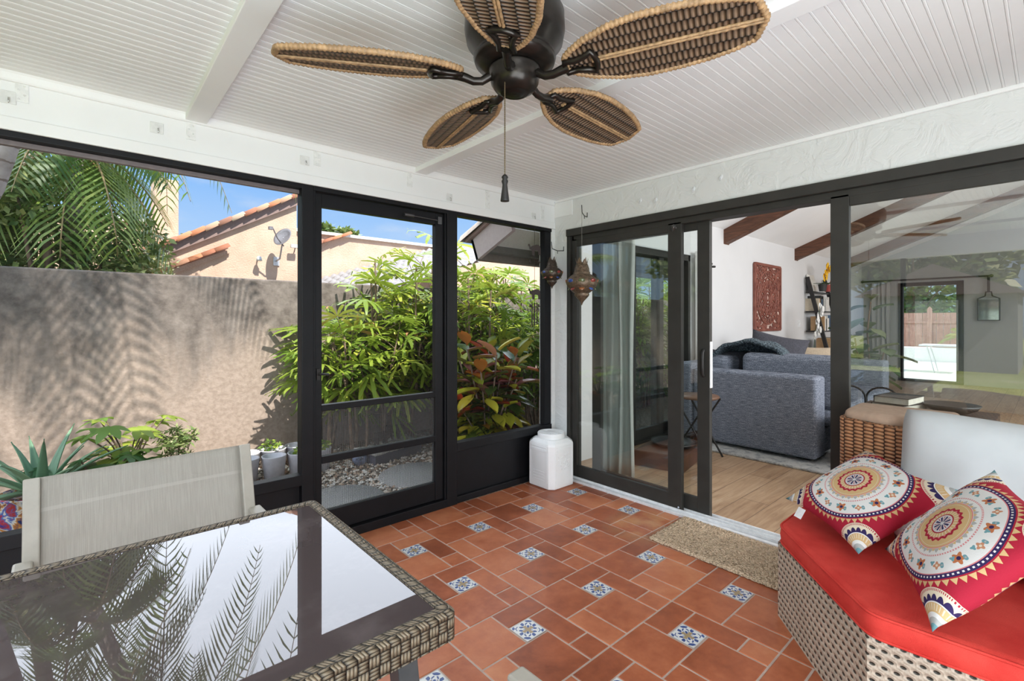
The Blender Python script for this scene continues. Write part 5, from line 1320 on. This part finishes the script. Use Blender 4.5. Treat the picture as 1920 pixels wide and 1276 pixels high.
b = MB(); b.lathe([(0, 0), (0.15, 0), (0.22, 0.10), (0.225, 0.19), (0.19, 0.28), (0.205, 0.30), (0.19, 0.305), (0.175, 0.28), (0, 0.27)], 30); b.build('pot', talavera, t)
rr = random.Random(31); fb = MB()
for k in range(26):
    a = k * 2.4; el = lerp(1.35, 0.15, k / 25) + rr.uniform(-0.1, 0.1); L = rr.uniform(0.30, 0.46); fb.tone = rr.random(); d = Vector((math.cos(a), math.sin(a), 0))
    def al(u, w, d=d, el=el, L=L):
        s = (1 - w) ** 0.75 * 0.036; c = Vector((-d.y, d.x, 0)) * ((2 * u - 1) * s); r_ = w * L
        return Vector((0.04 + 0.03 * k / 25) * d) + d * (r_ * math.cos(el) + 0.08 * w * w) + Vector((0, 0, 0.29 + r_ * math.sin(el) - 0.10 * w * w * (1.4 - el))) + c + Vector((0, 0, abs(2 * u - 1) ** 2 * s * 0.7))
    fb.grid(al, 4, 8)
o = fb.build('foliage', aloe_leaf, t); o.modifiers.new('thick', 'SOLIDIFY').thickness = 0.006
# hand shaped leaves
def lobed_plant(label, loc, pr, ph, potm, hgt, n, ls, seed, tone, name='potted_plant', tilt=None):
    t = thing(name, label, 'potted plant', loc); b = pot(MB(), pr, ph); o = b.build('pot', potm, t)
    if tilt: o.rotation_euler = tilt
    b = MB(); b.lathe([(0, ph * 0.86), (pr * 0.87, ph * 0.86)], 20); rr = random.Random(seed); fb = MB(); sm = MB()
    for k in range(n):
        a = rr.uniform(0, 6.28); r1 = rr.uniform(0.05, 0.28); h1 = ph + hgt * rr.uniform(0.25, 1.0); p = Vector((r1 * math.cos(a), r1 * math.sin(a), h1)); sm.tube([(0.01, 0, ph * 0.8), p * 0.5 + Vector((0, 0, ph * 0.5 + 0.02)), p], 0.005, 5, caps=False)
        fb.tone = rr.uniform(*tone); el = rr.uniform(-0.3, 0.6); d = Vector((math.cos(a) * math.cos(el), math.sin(a) * math.cos(el), math.sin(el))); s_ = Vector((-math.sin(a), math.cos(a), 0)); L0 = ls * rr.uniform(0.75, 1.2)
        for q in range(7):
            aa = lerp(-2.2, 2.2, q / 6); dd = d * math.cos(aa) + s_ * math.sin(aa); sd = dd.cross(s_.cross(d)).normalized(); L = L0 * (0.72 + 0.3 * math.cos(aa)); vs = []
            for f, w in ((0, 0.02), (0.3, 0.16), (0.6, 0.19), (0.85, 0.10), (1.0, 0.01)):
                c = p + dd * L * f - Vector((0, 0, 0.3 * L * f * f)); vs += [c - sd * w * L, c + sd * w * L]
            fb._add(vs, [(2 * i, 2 * i + 1, 2 * i + 3, 2 * i + 2) for i in range(4)], 0, True)
    fb.build('foliage', lobed_leaf, t); sm.build('stem', bark, t)
    b.build('soil', soil, t); return t
terra_pot = plain('terracotta_pot', (0.50, 0.15, 0.065), 0.75, var=0.12)
dark_pot = plain('dark_nursery_pot', (0.05, 0.045, 0.045), 0.5)
lobed_plant('plant with pale yellow hand shaped leaves in an orange terracotta pot', (0.24, 4.52, -0.06), 0.16, 0.28, terra_pot, 0.38, 24, 0.15, 41, (0.45, 1.0), 'potted_plant')
lobed_plant('plant with dark green hand shaped leaves between the aloe and the terracotta pot', (0.06, 4.22, -0.06), 0.13, 0.22, dark_pot, 0.22, 20, 0.16, 42, (0.0, 0.35), 'potted_plant')
def small_leaf_bush(fb, c, r, n, rr, L=(0.04, 0.07), wid=0.35, tone=(0, 1)):
    for k in range(n):
        d = Vector((rr.gauss(0, 1), rr.gauss(0, 1), rr.gauss(0, 1))).normalized() * (rr.random() ** 0.4); p = Vector(c) + Vector((d.x * r[0], d.y * r[1], d.z * r[2])); l = rr.uniform(*L); fb.tone = rr.uniform(*tone)
        o1 = Vector((rr.uniform(-1, 1), rr.uniform(-1, 1), rr.uniform(-0.8, 0.5))).normalized(); s = o1.cross(Vector((rr.uniform(-1, 1), rr.uniform(-1, 1), 1))).normalized() * l * wid * 0.5
        fb._add([p, p + o1 * l * 0.5 + s, p + o1 * l, p + o1 * l * 0.5 - s], [(0, 1, 2, 3)], 0, True)
t = thing('potted_shrub', 'grey green narrow leaved shrub in a pot behind the sling chair', 'potted plant', (0.56, 4.62, -0.06)); rr = random.Random(51)
pot(MB(), 0.11, 0.18).build('pot', dark_pot, t); fb = MB(); sm = MB()
for k in range(18):
    a = rr.uniform(0, 6.28); p = Vector((0.17 * math.cos(a) * rr.random(), 0.17 * math.sin(a) * rr.random(), rr.uniform(0.26, 0.48))); sm.tube([(0, 0, 0.15), p], 0.003, 4, caps=False); small_leaf_bush(fb, p, (0.05, 0.05, 0.05), 26, rr, (0.05, 0.08), 0.25, (0.2, 0.8))
fb.build('foliage', bush_leaf, t); sm.build('stem', bark, t)
bag_m = plain('pale_lilac_plastic', (0.60, 0.59, 0.64), 0.5, var=0.06); 
spots = [(1.02, 4.50, 'first'), (1.22, 4.45, 'second'), (1.42, 4.42, 'third'), (1.60, 4.42, 'fourth')]
def nursery_pot(lab, x, y, r, h, mt, plant):
    t = thing('nursery_pot', lab, 'pot', (x, y, -0.06), 0, 'pale nursery pots'); b = MB(); b.lathe([(0, 0), (r * 0.8, 0), (r, h * 0.95), (r * 1.05, h), (r * 0.95, h), (r * 0.88, h * 0.85), (0, h * 0.8)], 20); b.build('pot', mt, t)
    b = MB(); b.lathe([(0, h * 0.82), (r * 0.86, h * 0.82)], 16); b.build('soil', soil, t)
    if plant:
        fb = MB(); small_leaf_bush(fb, (0, 0, h + 0.03), (r * 0.8, r * 0.8, 0.05), 70, random.Random(int(x * 100)), (0.04, 0.06), 0.5, (0.5, 1.0)); fb.build('seedling', lobed_leaf, t)
for i, (x, y, w) in enumerate(spots): nursery_pot('pale lilac nursery pot, front row behind the left sill, %s from the left' % w, x, y, 0.095, 0.20, bag_m, i in (2, 3))
for i, (x, w) in enumerate(((0.86, 'first'), (1.08, 'second'), (1.30, 'third'), (1.52, 'fourth'))): nursery_pot('pale lilac nursery pot, back row by the garden wall, %s from the left' % w, x, 4.78, 0.11, 0.18, bag_m, i == 2)
# small figures on a weathered block
t = thing('weathered_block', 'dark rectangular block with a grey weathered wooden top beside the garden wall', 'plinth', (2.28, 4.38, -0.06), R(14))
b = MB(); b.box(-0.30, 0.30, -0.13, 0.13, 0.0, 0.12); b.build('body', plain('dark_blue_grey', (0.055, 0.055, 0.085), 0.7), t, bevel=0.01)
b = MB(); rr = random.Random(6); 
def wtop(u, v): return (lerp(-0.33, 0.33, u), lerp(-0.16, 0.16, v), 0.14 + 0.02 * math.sin(u * 5) * math.sin(v * 4) + rr.uniform(-0.004, 0.004))
b.grid(wtop, 20, 10); o = b.build('driftwood_top', plain('grey_driftwood', (0.62, 0.60, 0.57), 0.9, var=0.3, scale=25, bump=0.6, bscale=50), t); o.modifiers.new('thick', 'SOLIDIFY').thickness = 0.035
def elephant(label, loc, rz, s):
    V_ = [(-0.5, 0, 0.62), (-0.15, 0, 0.70), (0.25, 0, 0.68), (0.55, 0, 0.78), (0.78, 0, 0.62), (0.86, 0, 0.36), (0.95, 0, 0.16)]; rad = [0.20, 0.27, 0.25, 0.17, 0.10, 0.06, 0.04]; E_ = [(i, i + 1) for i in range(6)]
    for sx, i0 in ((-0.42, 0), (0.28, 2)):
        for sy in (-0.15, 0.15):
            k = len(V_); V_ += [(sx, sy, 0.36), (sx + 0.02, sy, 0.02)]; rad += [0.10, 0.085]; E_ += [(i0, k), (k, k + 1)]
    k = len(V_); V_ += [(-0.68, 0, 0.52), (-0.72, 0, 0.32)]; rad += [0.04, 0.02]; E_ += [(0, k), (k, k + 1)]
    me = bpy.data.meshes.new('elephant_figure'); me.from_pydata([tuple(c * s for c in p) for p in V_], E_, []); o = bpy.data.objects.new('elephant_figure', me); COL.objects.link(o)
    sk = o.modifiers.new('skin', 'SKIN'); 
    for sv, r_ in zip(me.skin_vertices[0].data, rad): sv.radius = (r_ * s, r_ * s)
    me.skin_vertices[0].data[1].use_root = True; o.modifiers.new('subd', 'SUBSURF').render_levels = 2
    me.materials.append(rust_m); o.location = loc; o.rotation_euler = (0, 0, rz); tag(o, label, 'figurine', 'metal elephant figures')
    b = MB()
    for sy in (-1, 1): b.ell((0.48 * s, sy * 0.20 * s, 0.74 * s), (0.13 * s, 0.025 * s, 0.17 * s), 10, 8)
    b.build('ear', rust_m, o)
elephant('larger dark metal elephant figure on the weathered block, farther back', (2.33, 4.42, 0.10), R(-20), 0.16); elephant('smaller dark metal elephant figure on the weathered block, nearer the left end', (2.14, 4.30, 0.10), R(10), 0.14)
b = MB(); b.ell((0, 0, 0.07), (0.07, 0.07, 0.07), 20, 14); o = b.build('gazing_ball', plain('blue_white_glaze', (0.16, 0.20, 0.32), 0.15, var=0.8, scale=14)); o.location = (1.93, 4.32, -0.06); tag(o, 'blue glazed ball on the gravel left of the weathered block', 'ball')

# ---------- palms at the left
def frond(fb, sb_, p, az, el, L, rr, droop, lw=0.30, n=34, tone=(0.1, 0.8)):
    d = Vector((math.cos(az), math.sin(az), 0)); pts = []
    for k in range(n + 1):
        f = k / n; pts.append(Vector(p) + d * (L * (f * math.cos(el) * (1 - 0.18 * f * droop))) + Vector((0, 0, L * (f * math.sin(el) - droop * f * f * 0.75))))
    sb_.tube(pts[::2], [lerp(0.014, 0.003, k / (len(pts[::2]) - 1)) for k in range(len(pts[::2]))], 5, caps=False); s = Vector((-d.y, d.x, 0)); t0 = rr.uniform(*tone)
    for k in range(4, n):
        f = k / n; tg = (pts[k + 1] - pts[k]).normalized(); up = s.cross(tg).normalized(); ll = lw * (math.sin(PI * min(1, 0.12 + 0.86 * f)) ** 0.6) * rr.uniform(0.85, 1.1)
        for sd in (-1, 1):
            fb.tone = min(1, max(0, t0 + rr.uniform(-0.15, 0.15))); dir_ = (s * sd * 0.85 + tg * 0.65 + up * 0.25).normalized(); w = tg.cross(dir_).cross(dir_).normalized() * (0.013 if f < 0.85 else 0.009); a = pts[k]
            m1 = a + dir_ * ll * 0.5 - Vector((0, 0, 0.06 * ll)); e = a + dir_ * ll - Vector((0, 0, 0.38 * ll))
            fb._add([a - w * 0.5, a + w * 0.5, m1 + w, m1 - w, e], [(0, 1, 2, 3), (3, 2, 4)], 0, True)
def palm(label, base, crown, mid, rad, nf, L, seed, droop=(0.7, 1.2), el=(-0.1, 1.1), lw=0.32, tone=(0.1, 0.8), azs=None, n=34):
    rr = random.Random(seed); base, crown = Vector(base), Vector(crown); t = thing('palm_tree', label, 'palm tree', base); fb = MB(); sb_ = MB(); tb_ = MB()
    P = [Vector((0, 0, 0))] + [Vector(q) - base for q in mid] + [crown - base]
    path = []
    for a, c in zip(P, P[1:]): path += [a.lerp(c, k / 6) for k in range(6)]
    path.append(P[-1]); tb_.tube(path, [rad * lerp(1.25, 0.9, k / (len(path) - 1)) for k in range(len(path))], 12); tb_.build('trunk', trunk_m, t)
    for k in range(nf):
        az = azs[k] if azs else k * 2.4 + rr.uniform(-0.3, 0.3); frond(fb, sb_, crown - base, az, lerp(el[1], el[0], (k + 0.5) / nf) + rr.uniform(-0.1, 0.1), L * rr.uniform(0.85, 1.12), rr, rr.uniform(*droop), lw, n, tone)
    if base.y > 5.4:
        for q_ in (fb, sb_): q_.v = [(x, max(y, 5.47 - base.y) if z + base.z < 1.9 else y, z) for x, y, z in q_.v]
    fb.build('fronds', frond_leaf, t); sb_.build('frond_stems', plain('frond_stem', (0.28, 0.20, 0.09), 0.6), t); return t
palm('leaning ringed trunk palm at the left edge, its crown high above the roof line', (-1.30, 4.85, -0.06), (0.20, 3.75, 5.0), [(-0.459, 4.69, 2.187), (-0.364, 4.60, 2.51)], 0.055, 18, 2.1, 61, (1.0, 1.5), (-0.3, 0.95), 0.42)
palm('palm with dark drooping fronds beyond the garden wall, its crown just under the black header', (-0.15, 6.3, -0.1), (-0.05, 6.2, 2.95), [(-0.12, 6.25, 1.6)], 0.06, 17, 1.15, 62, (0.8, 1.3), (-0.5, 0.8), 0.45, (0.1, 0.75), n=26)
palm('low green feather palm beyond the garden wall at the far left', (-1.05, 6.4, -0.1), (-0.95, 6.4, 2.3), [(-1.0, 6.4, 1.2)], 0.06, 18, 1.25, 63, (0.5, 1.0), (-0.1, 1.1), 0.36, (0.4, 0.95))
palm('tall palm beyond the garden wall, its crown mirrored at the left of the glass table', (-0.5, 7.6, -0.1), (-0.25, 7.3, 4.7), [(-0.5, 7.5, 2.5)], 0.07, 20, 2.2, 64, (0.8, 1.3), (-0.4, 0.9), 0.42)
palm('tall palm beyond the garden wall, two frond tips hanging in front of the chimney', (-0.1, 7.0, -0.1), (0.60, 6.7, 4.95), [(-0.08, 7.0, 2.4), (0.0, 6.95, 3.0)], 0.07, 14, 1.9, 66, (0.8, 1.25), (-0.3, 0.9), 0.40)
palm('palm leaning over the porch roof, its crown dappling the garden wall with shade', (-2.6, 3.6, -0.1), (-0.9, 2.9, 5.0), [(-2.2, 3.4, 2.5)], 0.07, 18, 2.0, 67, (0.8, 1.3), (-0.3, 0.9), 0.45)
def tree(label, loc, crown, r, n, seed, L=(0.10, 0.17), tone=(0, 1), group=None, blobs=7, mat=None):
    t = thing('tree', label, 'tree', loc, 0, group); rr = random.Random(seed); fb = MB(); tb_ = MB(); c = Vector(crown)
    tb_.tube([(0, 0, 0), c * 0.5 + Vector((0.05, 0, 0)), c], [0.10, 0.07, 0.03], 8)
    for k in range(blobs):
        d = Vector((rr.uniform(-1, 1) * r[0] * 0.65, rr.uniform(-1, 1) * r[1] * 0.65, rr.uniform(-1, 1) * r[2] * 0.65)); tb_.tube([c * 0.55, c + d], [0.03, 0.008], 5, caps=False)
        small_leaf_bush(fb, c + d, (r[0] * 0.5, r[1] * 0.5, r[2] * 0.5), n // blobs, rr, L, 0.55, tone)
    fb.build('foliage', mat or bush_leaf, t); tb_.build('trunk', bark, t); return t
tree('small leaved shrub tree beyond the garden wall, around the drooping palm', (-0.25, 5.95, -0.1), (0, 0, 2.1), (0.85, 0.45, 0.65), 5200, 71, (0.05, 0.10), (0.0, 0.85))
tree('pale wispy shrub in front of the neighbour roof edge', (0.42, 6.6, -0.1), (0, 0, 1.85), (0.42, 0.3, 0.5), 1500, 72, (0.04, 0.08), (0.6, 1.0))
for k, (x, y, z, r) in enumerate(((1.5, 24, 4.5, 1.0), (4.3, 26, 5.05, 0.8), (6.85, 19, 4.75, 0.42), (8.15, 20, 4.85, 0.48))):
    tree(('round tree top above the white capped parapet, left of the chimney', 'tree top beside the chimney foot, beyond the neighbour roof', 'left tree top above the white cap in the screen door view', 'right tree top above the white cap in the screen door view')[k], (x, y, -0.1), (0, 0, z), (r * 1.5, r, r * 0.8), 1500, 80 + k, (0.25, 0.4), (0.0, 0.6), 'far trees beyond the neighbour', 6)

# ---------- neighbour's house
m = MT('peach_stucco', (0.62, 0.42, 0.31), 0.9); v = m.tc(); n = m.noise(v, 3, 4); n2 = m.noise(v, 40, 4); m.color(m.mix(n.smooth(0.3, 0.7), (0.56, 0.385, 0.285), (0.65, 0.46, 0.35))); m.bump(n2, 0.5, 0.02); peach = m.m
m = MT('barrel_roof_tile', (0.42, 0.16, 0.09), 0.8); m.color(m.ramp(m.attr('tone'), [(0.0, (0.26, 0.13, 0.09)), (0.4, (0.50, 0.17, 0.08)), (0.7, (0.58, 0.25, 0.13)), (1.0, (0.45, 0.36, 0.28))])); rtile = m.m
white_cap = plain('white_cap', (0.8, 0.79, 0.76), 0.7); fascia_m = plain('mauve_fascia', (0.26, 0.18, 0.16), 0.7)
H0 = Vector((1.5, 9.0, -0.1)); hs = thing('neighbour_house', 'peach stucco house with tiled roof edge and chimney beyond the garden wall', 'house', H0)
def hp(x, y, z): return Vector((x, y, z)) - H0
XZ = Matrix(((1, 0, 0, -H0.x), (0, 0, 1, -H0.y), (0, 1, 0, -H0.z), (0, 0, 0, 1)))
rk = lambda x: 1.99 + (x - 0.153) * 0.554
b = MB(); b.prism([(-4, -0.1), (2.84, -0.1), (2.84, rk(2.84) - 0.05), (-3.5, rk(-3.5) - 0.05), (-4, 0.0)], 9.0, 9.25, XZ); b.build('gable_wall', peach, hs)
b = MB(); b.prism([(2.7, -0.1), (12, -0.1), (12, 2.93), (2.7, 2.93)], 9.26, 9.5, XZ); b.build('parapet_wall', peach, hs)
b = MB(); b.prism([(2.7, 2.93), (12, 2.93), (12, 2.985), (2.7, 2.985)], 9.20, 9.56, XZ); b.build('parapet_cap', white_cap, hs)
b = MB(); b.prism([(-4, -0.1), (1.1, -0.1), (1.1, 2.98), (-4, 2.98)], 10.5, 10.7, XZ); b.build('rear_parapet', peach, hs); b = MB(); b.prism([(-4, 2.98), (1.1, 2.98), (1.1, 3.05), (-4, 3.05)], 10.42, 10.75, XZ); b.build('rear_cap', white_cap, hs)
b = MB(); b.prism([(-3.5, rk(-3.5) - 0.13), (2.88, rk(2.88) - 0.13), (2.88, rk(2.88) + 0.02), (-3.5, rk(-3.5) + 0.02)], 8.93, 9.02, XZ); b.build('rake_fascia', fascia_m, hs)
rr = random.Random(77)
def barrel(p0, p1, r):
    b = MB(); b.tone = rr.random(); p0, p1 = Vector(p0), Vector(p1); d = (p1 - p0).normalized(); s = Vector((0, 1, 0)); u = s.cross(d) * -1; vs = []
    if u.z < 0: u = -u
    for p, k in ((p0, 1.0), (p1, 0.86)):
        for q in range(9): a = PI * q / 8; vs.append(p + s * (math.cos(a) * r * k) + u * (math.sin(a) * r * k))
    n = len(vs); vs += [v - u * 0.025 for v in vs[:9]]
    b._add(vs, [(q, q + 1, 10 + q, 9 + q) for q in range(8)] + [(q + 1, q, 18 + q, 19 + q) for q in range(8)], 0, True); return b
x = -0.6
while x < 2.85:
    barrel(hp(x, 8.93, rk(x) - 0.005), hp(x + 0.20, 8.93, rk(x + 0.20) + 0.025), 0.085).build('roof_tile', rtile, hs); x += 0.185
x = 0.70; k = 0
while x < 1.74:
    z = 1.93 + (x - 0.70) * 0.515; barrel(hp(x, 8.92, z), hp(x + 0.20, 8.92, z + 0.115), 0.075).build('coping_tile', rtile, hs); x += 0.175
b = MB(); b.prism([(0.62, 1.80), (1.78, 2.40), (1.78, 2.46), (0.62, 1.90)], 8.95, 9.0, XZ); b.build('coping_ledge', peach, hs)
x = 3.2
while x < 3.85:
    z = 2.72 + (x - 3.3) * 0.42; barrel(hp(x, 9.2, z), hp(x + 0.2, 9.2, z + 0.1), 0.06).build('coping_tile', rtile, hs); x += 0.18
b = MB(); b.box(0.845 - H0.x, 1.165 - H0.x, 9.6 - H0.y, 10.2 - H0.y, 2.2 - H0.z, 3.60 - H0.z); b.build('chimney', peach, hs, bevel=0.01)
m = MT('white_roof_tile', (0.27, 0.258, 0.258), 0.75); wtile = m.m
b = MB(); NX, NY = 150, 44
def wr(u, v):
    x = lerp(3.05, 6.4, u); y = lerp(7.3, 9.2, v); r_ = (u * 22) % 1.0; q = (v * 9) % 1.0
    return hp(x, y, 1.55 + (x - 3.05) * 0.33 + v * 0.42 + 0.05 * abs(math.sin(u * 22 * PI)) - 0.06 * q)
b.grid(wr, NX, NY, smooth=False); b.build('white_tile_roof', wtile, hs)
b = MB(); b.box(3.05 - H0.x, 6.4 - H0.x, 7.35 - H0.y, 7.45 - H0.y, 0, 1.6); b.build('low_wall', peach, hs)
gm = plain('grey_metal', (0.22, 0.21, 0.22), 0.45, 0.4)
dp = Vector(px_ := (2.50, 8.62, 2.66)); t = thing('satellite_dish', 'small grey satellite dish mounted on the peach gable wall', 'satellite dish', (2.50, 9.0, 2.45))
nd = Vector((-0.72, -0.45, 0.42)).normalized(); Mq = nd.to_track_quat('Z', 'Y').to_matrix().to_4x4()
b = MB(); b.lathe([(0.0, 0.0), (0.07, 0.006), (0.13, 0.022), (0.165, 0.04), (0.168, 0.036), (0.13, 0.014), (0.07, -0.004), (0.0, -0.01)], 28, (0.02, -0.36, 0.24), M=Mq); b.build('dish', gm, t)
c0 = Vector((0.02, -0.36, 0.24)); b = MB(); b.tube([c0 - Vector((0, 0, 0.14)), c0 + nd * 0.16 - Vector((0, 0, 0.10)), c0 + nd * 0.27 + Vector((0, 0, 0.0))], 0.010, 6); b.box(-0.25, -0.19, -0.52, -0.46, 0.33, 0.38); b.build('feed_arm', gm, t)
b = MB(); b.tube([c0, c0 + Vector((0.0, 0.10, -0.12)), (0, -0.2, -0.10), (0, 0, -0.12)], 0.014, 8); b.box(-0.05, 0.05, -0.02, 0.0, -0.2, -0.05); b.build('mount', plain('galvanised', (0.5, 0.5, 0.52), 0.4, 0.5), t)
t = thing('flood_light', 'small white flood light on the peach wall, left of the satellite dish', 'lamp', (2.20, 9.0, 2.32)); b = MB(); b.lathe([(0.0, 0.0), (0.03, 0.0), (0.05, -0.07), (0.045, -0.07), (0.0, -0.01)], 14, (0, -0.12, 0.05)); b.build('lamp_shade', white_cap, t); b = MB(); b.tube([(0, 0, 0), (0, -0.12, 0.05)], 0.012, 6); b.build('arm', white_cap, t)
t = thing('security_camera', 'small camera on the peach wall by the left door post', 'camera', (2.80, 9.0, 2.58)); b = MB(); b.box(-0.10, 0.04, -0.16, -0.10, -0.01, 0.05); b.build('housing', white_cap, t, bevel=0.008); b = MB(); b.tube([(0, 0, -0.06), (-0.02, -0.12, 0.0)], 0.010, 6); b.build('arm', gm, t)

# ---------- own roof eave beyond the narrow screen panel
ev = thing('roof_eave', 'tiled roof eave with a mauve rake board above the lady palms, right of the screen door', 'roof', (2.6, 3.4, 1.83)); ev['kind'] = 'structure'
O3 = Vector((2.6, 3.404, 1.83)); ev.location = O3; sl = 0.413
sd = Vector((0, -1, sl)).normalized(); su = Vector((0, sl, 1)).normalized(); b = MB()
rake_c = plain('mauve_rake_board', (0.42, 0.35, 0.345), 0.7, var=0.04)
def sbx(x0, x1, s0, s1, u0, u1):
    b = MB(); vs = [Vector((x, 0, 0)) + sd * s + su * u for x in (x0, x1) for u in (u0, u1) for s in (s0, s1)]; b._add(vs, [(0, 1, 3, 2), (4, 6, 7, 5), (0, 4, 5, 1), (2, 3, 7, 6), (0, 2, 6, 4), (1, 5, 7, 3)]); return b
sbx(0.0, 0.035, 0.0, 0.52, 0.0, 0.20).build('rake_board', rake_c, ev)
sbx(-0.03, 9.0, -0.05, 0.42, 0.203, 0.23).build('roof_deck', fascia_m, ev)
for q in range(2): 
    b = MB(); p0 = Vector((0.02, 0, 0)) + sd * (-0.08 + 0.36 * q) + su * 0.225; b.tone = 0.9; p1 = p0 + sd * 0.40; vs = []
    for p, k in ((p0, 1.0), (p1, 0.85)):
        for a in range(9): an = PI * a / 8; vs.append(p + Vector((1, 0, 0)) * math.cos(an) * 0.085 * k + su * math.sin(an) * 0.085 * k)
    b._add(vs, [(a, a + 1, 10 + a, 9 + a) for a in range(8)] + [(0, 1, 2, 3, 4, 5, 6, 7, 8)], 0, True); b.build('rake_tile', plain('grey_beige_tile', (0.40, 0.34, 0.30), 0.8, var=0.15), ev)
sbx(0.035, 9.0, 0.10, 0.42, 0.10, 0.125).build('soffit', mk_stucco('soffit_stucco', (0.62, 0.60, 0.55), 20, 0.5), ev)
sbx(0.0, 9.0, -0.0, 0.03, -0.005, 0.20).build('eave_board', plain('brown_eave_board', (0.20, 0.165, 0.14), 0.7), ev)
sbx(0.035, 9.0, 0.09, 0.12, 0.03, 0.12).build('inner_board', plain('grey_eave_board', (0.13, 0.12, 0.105), 0.7), ev)

# ---------- the lawn on the other side (seen only as a reflection in the fixed glass)
m = MT('lawn_grass', (0.2, 0.25, 0.06), 0.95); v = m.tc(); n = m.noise(v, 0.5, 5, 0.6); n2 = m.noise(v, 18, 4, 0.7); m.color(m.ramp(n * 0.6 + n2 * 0.4, [(0.3, (0.17, 0.21, 0.05)), (0.5, (0.30, 0.33, 0.09)), (0.65, (0.50, 0.45, 0.28))])); m.bump(n2, 0.8, 0.05)
b = MB(); b.box(-45, -1.75, -20, 30, -0.3, -0.06); struct(b.build('ground_lawn', m.m))
for k, (x, y, z, r) in enumerate(((-18, -1.5, 3.6, 2.7), (-18.5, 3.7, 3.9, 2.8), (-19, 8.9, 3.8, 2.7), (-18, -6.8, 3.7, 2.7), (-19.5, 14.2, 4.0, 2.8))):
    tree('leafy tree across the lawn, mirrored in the fixed glass panel, %s from the house' % ('nearest', 'second', 'third', 'fourth', 'farthest')[k], (x, y, -0.1), (0, 0, z), (r, r, r * 0.85), 2600, 90 + k, (0.35, 0.6), (0.1, 0.9), 'trees across the lawn', 8)
t = thing('garden_shed', 'grey shed across the lawn, mirrored in the fixed glass panel', 'shed', (-13.0, 2.2, -0.06)); b = MB(); b.box(-1.5, 1.5, -1.6, 1.6, 0, 2.1); b.build('walls', plain('grey_siding', (0.30, 0.30, 0.30), 0.8), t); b = MB(); b.prism([(-1.8, 2.05), (1.8, 2.05), (0, 2.9)], -1.7, 1.7, Matrix(((0, 0, 1, 0), (1, 0, 0, 0), (0, 1, 0, 0), (0, 0, 0, 1)))); b.build('roof', fascia_m, t); b = MB(); b.box(1.5, 1.54, -0.5, 0.4, 0, 1.9); b.build('door', white_cap, t)
tree('dense green hedge tree beyond the reddish fence, left half of the far door', (24, 3.6, -0.1), (0, 0, 2.6), (1.6, 2.2, 1.7), 2600, 101, (0.25, 0.4), (0.1, 0.8), 'hedge trees beyond the fence', 8, lobed_leaf)
tree('dense green hedge tree beyond the reddish fence, right half of the far door', (24.3, 0.4, -0.1), (0, 0, 2.6), (1.6, 2.2, 1.7), 2600, 102, (0.25, 0.4), (0.1, 0.8), 'hedge trees beyond the fence', 8, lobed_leaf)
palm('small yellow palm in front of the reddish fence, seen through the far door', (20.4, 1.85, 0.42), (20.4, 1.85, 0.75), [(20.4, 1.85, 0.6)], 0.04, 9, 0.75, 65, (0.5, 0.9), (0.1, 1.2), 0.22, (0.9, 1.0), n=18)
